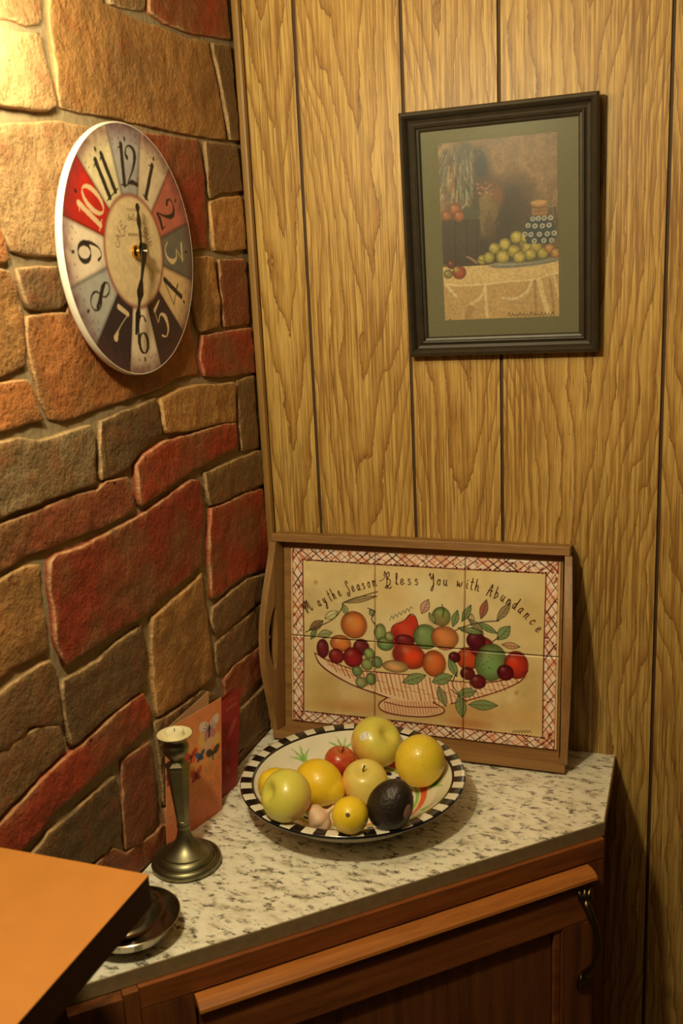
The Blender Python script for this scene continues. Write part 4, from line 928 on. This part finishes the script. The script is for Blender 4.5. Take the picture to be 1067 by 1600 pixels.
def apple(loc, r, direction, mat, label, spin=0.0, stem=True, stick=None):
    t = thing('apple', label, 'apple', M=Matrix.Translation(loc) @ orient(direction, spin), group='fruit in the checked bowl')
    def body(th, s):        # s from 0 (stem dimple) to 1 (calyx)
        a = math.pi*s; rad = math.sin(a)*(1+.06*math.cos(a)); z = math.cos(a)*.94
        z -= .28*math.exp(-(s/.10)**2) ; z += .18*math.exp(-((1-s)/.09)**2)
        k = 1+.018*math.cos(5*th)*(s**2)
        return Vector((rad*k*math.cos(th), rad*k*math.sin(th), z))*r
    V, F = [], []; n, m = 34, 40
    for j in range(n+1):
        for k in range(m): V.append(body(2*math.pi*k/m, j/n))
    for j in range(n):
        for k in range(m): F.append((j*m+k, j*m+(k+1) % m, (j+1)*m+(k+1) % m, (j+1)*m+k))
    bm = bmesh.new(); bv = [bm.verts.new(v) for v in V]
    for f in F: bm.faces.new([bv[i] for i in f])
    bmesh.ops.remove_doubles(bm, verts=bm.verts[:], dist=1e-6); bm_obj('body', bm, mat, t, True)
    if stem: tube('stem', [(0, 0, r*.62), (r*.02, 0, r*.85), (r*.10, r*.02, r*1.02)], [.0014, .0012, .0016], M['stemwood'], t, 7)
    if stick: sticker(t, body, *stick)
    return t
def lemon(loc, r, direction, mat, label, length=1.12, nub=.16, end_dot=False):
    t = thing('lemon', label, 'lemon', M=Matrix.Translation(loc) @ orient(direction), group='fruit in the checked bowl')
    V, F = [], []; n, m = 34, 36
    for j in range(n+1):
        s = j/n; a = math.pi*s; rad = math.sin(a)**.92; z = math.cos(a)*length
        z += nub*math.exp(-(s/.10)**2)*1.0-nub*.5*math.exp(-((1-s)/.08)**2)
        rad += .10*nub/.16*math.exp(-((s-.10)/.05)**2)*.6
        for k in range(m):
            th = 2*math.pi*k/m; w = 1+.012*mnoise.noise(Vector((3*math.cos(th), 3*math.sin(th), z*3+r*100))); V.append(Vector((rad*math.cos(th)*w, rad*math.sin(th)*w, z))*r)
    for j in range(n):
        for k in range(m): F.append((j*m+k, j*m+(k+1) % m, (j+1)*m+(k+1) % m, (j+1)*m+k))
    bm = bmesh.new(); bv = [bm.verts.new(v) for v in V]
    for f in F: bm.faces.new([bv[i] for i in f])
    bmesh.ops.remove_doubles(bm, verts=bm.verts[:], dist=1e-6); bm_obj('body', bm, mat, t, True)
    if end_dot: lathe('stem_scar', [(0, r*(length+nub)+.0008), (.002, r*(length+nub)+.0008), (.0034, r*(length+nub)-.0006)], M['stemwood'], t, 12)
    return t
M['stemwood'] = plain('brown_stem', (92,74,38), 0.8)
M['stickw'] = plain('white_sticker', (232,228,214), 0.4, var=.03); M['stickp'] = plain('pink_sticker', (178,128,118), 0.5, var=.2, scale=300); M['stickk'] = plain('sticker_ink', (56,60,64), 0.5)
yg = fruit_mat('yellow_green_apple', [(0.0, (240,200,92)), (0.45, (234,208,92)), (0.8, (218,208,92)), (1.0, (208,204,88))], blush=((-.6,-.2,-.6), (218,150,70)))
yg2 = fruit_mat('pale_blush_apple', [(0.0, (238,196,104)), (0.5, (232,206,108)), (0.9, (222,206,106))], blush=((-.75,-.3,-.35), (232,140,84)))
yg3 = fruit_mat('green_gold_apple', [(0.0, (236,196,104)), (0.45, (224,208,92)), (0.9, (212,206,86))], blush=((.3,-.2,-.9), (228,160,104)))
rd_ = fruit_mat('red_apple', [(0.0, (196,70,40)), (0.5, (186,60,38)), (0.9, (206,130,66))], speck=(226,170,110))
lm = fruit_mat('lemon_skin', [(0.0, (238,194,34)), (0.5, (242,204,44)), (1.0, (234,198,42))], rough=.38, bump=.35, bscale=260)
lm2 = fruit_mat('pale_lemon_skin', [(0.0, (234,198,46)), (0.5, (238,206,60)), (1.0, (226,198,52))], rough=.38, bump=.35, bscale=220, speck=(150,130,50))
av = fruit_mat('avocado_skin', [(0.0, (34,26,20)), (0.5, (44,34,26)), (1.0, (38,30,24))], rough=.45, bump=1.0, bscale=240, coat=.0)
def facing(P, x, y):      # direction on a round body seen at offset x (right), y (up) from its centre
    z = (CAM-np.array(P))/np.linalg.norm(CAM-np.array(P)); r = np.cross((0, 0, 1), z); r /= np.linalg.norm(r); u = np.cross(z, r)
    return tuple(r*x+u*y+z*math.sqrt(max(0.02, 1-x*x-y*y)))
def spot(P, direction, spin, d):   # (theta, s) of a direction on a body turned by orient(direction, spin)
    l = orient(direction, spin).to_3x3().inverted() @ Vector(d).normalized(); return math.atan2(l.y, l.x), math.acos(max(-1, min(1, l.z)))/math.pi
tocam = lambda P: (CAM-np.array(P))/np.linalg.norm(CAM-np.array(P))
P_ = dict(top=(0.2372,-0.1723,0.0640), right=(0.3209,-0.216,0.0665), red=(0.1925,-0.2165,0.0485), mid_l=(0.1828,-0.2844,0.0482), mid_a=(0.2481,-0.2628,0.0462), left=(0.1799,-0.3956,0.0885), hid=(0.1401,-0.3378,0.0636), front=(0.2755,-0.4057,0.0788), avo=(0.3234,-0.3735,0.0848))
ax_ = facing(P_['top'], .56, .40); st_ = spot(P_['top'], ax_, 0, facing(P_['top'], -.37, .28))
apple(P_['top'], .0405, ax_, yg, 'large yellow-green apple with an oval sticker on top of the fruit pile', 0, stem=False, stick=(st_[0], st_[1], .19, .075, M['stickw'], M['stickk']))
apple(P_['red'], .0248, facing(P_['red'], .2, .8), rd_, 'small red apple at the back of the fruit pile')
apple(P_['mid_a'], .0342, facing(P_['mid_a'], -.08, .66), yg2, 'pale yellow apple with pink blush in the middle of the bowl')
apple(P_['left'], .0362, facing(P_['left'], -.80, .22), yg3, 'green-gold apple with rosy base at the left front of the bowl', stem=False)
lemon(P_['right'], .0375, facing(P_['right'], .3, .7), lm2, 'big round yellow lemon at the right end of the fruit pile', 1.05, .04)
lemon(P_['mid_l'], .0338, facing(P_['mid_l'], .74, -.50), lm, 'bright yellow lemon with a knobbly tip beside the small red apple', 1.10, .26)
lemon(P_['hid'], .0268, facing(P_['hid'], -.6, .5), lm, 'yellow lemon peeking out behind the green-gold apple', 1.15, .12)
lemon(P_['front'], .0248, facing(P_['front'], -.12, .02), lm, 'small yellow lemon showing its stem end at the front rim', 1.02, .05, True)
# avocado
AVD = facing(P_['avo'], .45, .72)
at_ = thing('avocado', 'dark rough-skinned avocado with a pink sticker at the front right of the bowl', 'avocado', M=Matrix.Translation(P_['avo']) @ orient(AVD), group='fruit in the checked bowl')
def avo(th, s):
    a = math.pi*s; z = math.cos(a)*1.22; rad = math.sin(a)*(1-.13*math.cos(a)); w = 1+.018*mnoise.noise(Vector((7*math.cos(th)*rad, 7*math.sin(th)*rad, z*7)))
    return Vector((rad*math.cos(th)*w, rad*math.sin(th)*w, z))*.0305
V, F = [], []; n, m = 44, 48
for j in range(n+1):
    for k in range(m): V.append(avo(2*math.pi*k/m, j/n))
for j in range(n):
    for k in range(m): F.append((j*m+k, j*m+(k+1) % m, (j+1)*m+(k+1) % m, (j+1)*m+k))
bm = bmesh.new(); bv = [bm.verts.new(v) for v in V]
for f in F: bm.faces.new([bv[i] for i in f])
bmesh.ops.remove_doubles(bm, verts=bm.verts[:], dist=1e-6); bm_obj('body', bm, av, at_, True)
sv_ = spot(P_['avo'], AVD, 0, facing(P_['avo'], .70, -.42)); sticker(at_, avo, sv_[0], sv_[1], .24, .085, M['stickp'])
# garlic bulb, partly hidden under the apple
gp = on_z(487, 1279, .060); gm = fruit_mat('papery_garlic', [(0.0, (206,160,130)), (0.5, (224,190,160)), (1.0, (216,184,150))], rough=.55, bump=.2, bscale=90, coat=0)
ga = thing('garlic_bulb', 'pinkish papery garlic bulb tucked below the green-gold apple', 'garlic', M=Matrix.Translation((gp[0]+.007, gp[1]+.004, gp[2]-.003)) @ orient((.55,.35,.42)), group='fruit in the checked bowl')
V, F = [], []; n, m = 26, 48
for j in range(n+1):
    s = j/n; z = 1.55-2.25*s; rad = .14+.04*math.sin(s*9) if s < .28 else max(0.0, math.sin(math.pi*(.08+(s-.28)/.72*.92))**.8)
    if s < .36: rad = .15+.5*max(0, (s-.22)/.14)**2*.6
    for k in range(m):
        th = 2*math.pi*k/m; lob = 1+(.10*abs(math.cos(3.5*th))-.05)*min(1, rad*1.5); V.append(Vector((rad*lob*math.cos(th), rad*lob*math.sin(th), z))*.0195)
for j in range(n):
    for k in range(m): F.append((j*m+k, j*m+(k+1) % m, (j+1)*m+(k+1) % m, (j+1)*m+k))
mesh_obj('body', V, F+[tuple(range(m))], gm, ga, True)

# ================================================================== CANDLESTICK
cs = thing('candlestick', 'aged pewter candlestick with six-sided stem holding a candle stub', 'candlestick', (0.0505, -0.4590, 0))
lathe('base', [(0, .001), (.044, .001), (.0475, .003), (.0485, .006), (.0475, .010), (.0445, .0125), (.0425, .0122), (.0415, .0108), (.0395, .0115), (.0375, .0160), (.0335, .0195), (.0320, .0200), (.0315, .0220), (.0260, .0250), (.0185, .0305), (.0120, .0400), (.0092, .0500), (.0082, .0560)], M['pewter'], cs, 64, 40)
lathe('collar', [(.0080, .0555), (.0088, .0575), (.0090, .0610), (.0080, .0630), (.0086, .0655), (.0084, .0680), (.0070, .0690)], M['pewter'], cs, 32, 40)
hexv, hexf = [], []
for rr_, zz in ((.0086, .0685), (.0158, .1460), (.0168, .1500), (.0160, .1535), (.0100, .1570)):
    for k in range(6): a = math.pi/3*k+.35; hexv.append((rr_*math.cos(a), rr_*math.sin(a), zz))
for i in range(4):
    for k in range(6): hexf.append((i*6+k, i*6+(k+1) % 6, (i+1)*6+(k+1) % 6, (i+1)*6+k))
hexf += [tuple(reversed(range(6))), tuple(range(24, 30))]
mesh_obj('stem', hexv, hexf, M['pewter'], cs)['label'] = 'tapered six-sided stem'
lathe('cup', [(.0100, .1560), (.0088, .1580), (.0092, .1600), (.0120, .1640), (.0165, .1705), (.0178, .1765), (.0168, .1815), (.0150, .1855), (.0142, .1890), (.0150, .1915), (.0185, .1938), (.0240, .1962), (.0244, .1970), (.0236, .1972)], M['pewter'], cs, 48, 40)
lathe('drip_pan', [(.0236, .1972), (.0185, .1955), (.0150, .1938), (.0120, .1932)], M['wax2'], cs, 48, 60)['label'] = 'pale wax-coated cup lining'
lathe('candle', [(0, .180), (.0122, .180), (.0122, .2005), (.0112, .2020), (.004, .2008), (0, .2008)], M['wax'], cs, 32, 40)
tube('wick', [(0, 0, .2000), (.0006, 0, .2052)], [.0008, .0006], M['black'], cs, 6)

# ================================================================== GREETING CARDS
def card_art():
    W, H = 360, 540; A = Art(W, H, (222, 132, 84)); Y, X = np.mgrid[0:H, 0:W]
    A.tint((226,158,92), np.exp(-(((X-190)/120)**2+((Y-230)/160)**2))*.8); A.tint((216,112,74), np.clip((Y-350)/200, 0, 1)*.7); A.mottled(.08, 12, 4)
    rd = random.Random(8); T = hom([(180,340),(657,100),(655,890),(245,1190)], [(0,0),(W,0),(W,H),(0,H)])
    def e(x, y, rx, ry, c, a=1, ang=0): q = T([(x, y)])[0]; A.ell(q[0], q[1], rx, ry, c, a, .3, ang)
    def wing(x, y, c1, c2, k):     # butterfly
        q = T([(x, y)])[0]
        for sg in (-1, 1):
            A.ell(q[0]+sg*20*k, q[1]-16*k, 22*k, 15*k, c1, .95, .25, sg*-.7); A.ell(q[0]+sg*14*k, q[1]+12*k, 15*k, 11*k, c2, .95, .25, sg*.7)
            for j in range(3): A.stroke([(q[0], q[1]), (q[0]+sg*(14+8*j)*k, q[1]-(24-9*j)*k)], 2.5*k, (70,30,44), .7)
        A.stroke([(q[0], q[1]-14*k), (q[0], q[1]+18*k)], 5*k, (40,26,30))
    e(555,400,52,60,(226,190,170),.7); wing(560,350,(226,206,200),(196,120,140),1.7); e(500,420,22,36,(230,190,96),.8); e(620,420,20,36,(230,190,96),.8)
    wing(490,545,(60,96,150),(40,70,120),.8); wing(590,530,(70,60,50),(200,160,100),1.15); wing(415,560,(196,64,40),(210,90,50),1.1); wing(460,680,(206,80,60),(160,50,60),1.0); wing(255,710,(150,40,50),(120,30,40),1.0)
    for k in range(60):
        x = rd.uniform(430, 650); y = 640+(650-x)*.55+rd.uniform(-90, 70); q = T([(x, y)])[0]; A.stroke([q, q+np.array((rd.uniform(-5, 5), -rd.uniform(6, 20)))], 2, rd.choice([(120,96,50), (90,80,50), (200,170,90), (150,80,50)]), .7)
    for k in range(30): q = T([(rd.uniform(250, 330), rd.uniform(850, 1050))])[0]; A.stroke([q, q+np.array((rd.uniform(-4, 4), -rd.uniform(8, 24)))], 2, rd.choice([(110,90,50), (190,160,90), (120,70,46)]), .8)
    return A
def red_art():
    A = Art(220, 340, (150, 26, 30)); A.mottled(.10, 8, 2); rd = random.Random(2)
    for x, y, rx, ry, c, a in ((168,120,14,40,(206,110,96),.5), (110,190,26,30,(176,130,130),.3), (160,210,20,26,(120,120,140),.25), (150,260,12,26,(210,120,100),.45), (60,150,24,40,(190,80,70),.4)): A.ell(x, y, rx, ry, c, a, .5, rd.uniform(-1, 1))
    for k in range(5): A.stroke([(120+k*16, 48), (126+k*16, 36), (130+k*16, 48)], 3, (214,130,110), .7)
    for k in range(4): A.stroke([(140+k*14, 24), (146+k*14, 14), (150+k*14, 24)], 3, (214,130,110), .6)
    return A
M['cardin'] = plain('pale_card_inside', (214,172,130), 0.7, var=.05); M['cardred'] = plain('red_card_back', (150,30,32), 0.6, var=.05)
def card_panel(parent, name, bl, br, lean, mat_back, art, thick=.0006, nu=100, nv=150):
    bl, br, lean = (Vector(q) for q in (bl, br, lean)); n = (br-bl).cross(lean).normalized()
    f = lambda U, V, d: np.stack([bl[i]+(br[i]-bl[i])*U+lean[i]*(1-V)+n[i]*d for i in range(3)], -1)
    c = [Vector(f(np.array(u), np.array(v), d)) for d in (-thick, -.00005) for u, v in ((0,1),(1,1),(1,0),(0,0))]
    mesh_obj(name, c, [(3,2,1,0),(4,5,6,7),(0,1,5,4),(1,2,6,5),(2,3,7,6),(3,0,4,7)], mat_back, parent)
    if art: grid_sheet(name+'_print', lambda U, V: f(U, V, .0001), nu, nv, M['paint'], parent, art)
gc = thing('greeting_card', 'orange-pink greeting card with butterflies standing open behind the candlestick', 'card', (0.0065, -0.4372, 0))
card_panel(gc, 'front_panel', (0,0,.0005), (.0285,.1185,.0005), (.0020,.0240,.1740), M['cardin'], card_art())
card_panel(gc, 'back_panel', (.0004,.0012,.0005), (.0002,.1350,.0005), (.0008,.0240,.1740), M['cardin'], None)
rcd = thing('greeting_card', 'dark red greeting card leaning behind the orange-pink card', 'card', (0.0150, -0.334, 0))
card_panel(rcd, 'front_panel', (0,0,.0005), (.0110,.0880,.0005), (.0000,.0380,.1500), M['cardred'], red_art(), nu=80, nv=120)
card_panel(rcd, 'back_panel', (.0002,.0010,.0005), (.0000,.0900,.0005), (-.0010,.0380,.1500), M['cardred'], None)

# ================================================================== SILVER DISHES beside the ledge
sd1 = thing('silver_dish', 'tarnished silver dish with flared rim on the countertop beside the ledge', 'dish', (0.0600, -0.6150, 0))
lathe('body', [(0, .002), (.026, .002), (.028, .0005), (.032, .0005), (.034, .004), (.046, .010), (.054, .020), (.0575, .030), (.0590, .0315), (.0600, .0308), (.0580, .0285), (.0550, .0190), (.0470, .0120), (.034, .0068), (0, .0060)], M['silver'], sd1, 64, 40)
sd2 = thing('silver_dish', 'small shiny silver dish nested in the larger tarnished dish', 'dish', M=Matrix.Translation((0.0565, -0.6225, .0105)) @ Matrix.Rotation(math.radians(4), 4, 'Y') @ Matrix.Rotation(math.radians(4), 4, 'X'))
lathe('body', [(r*.84, z) for r, z in [(0, .000), (.020, .000), (.030, .006), (.040, .016), (.0445, .025), (.0520, .0315), (.0555, .0320), (.0560, .0330), (.0520, .0330), (.0425, .026), (.037, .017), (.028, .0088), (0, .0050)]], M['silver'], sd2, 64, 40)

# ------------------------------------------------------------------ lift everything onto the floor level
for o in col.objects:
    if o.parent is None and o.type not in ('CAMERA', 'LIGHT') and o is not cab: o.location.z += ZC
cab.location.z += ZC
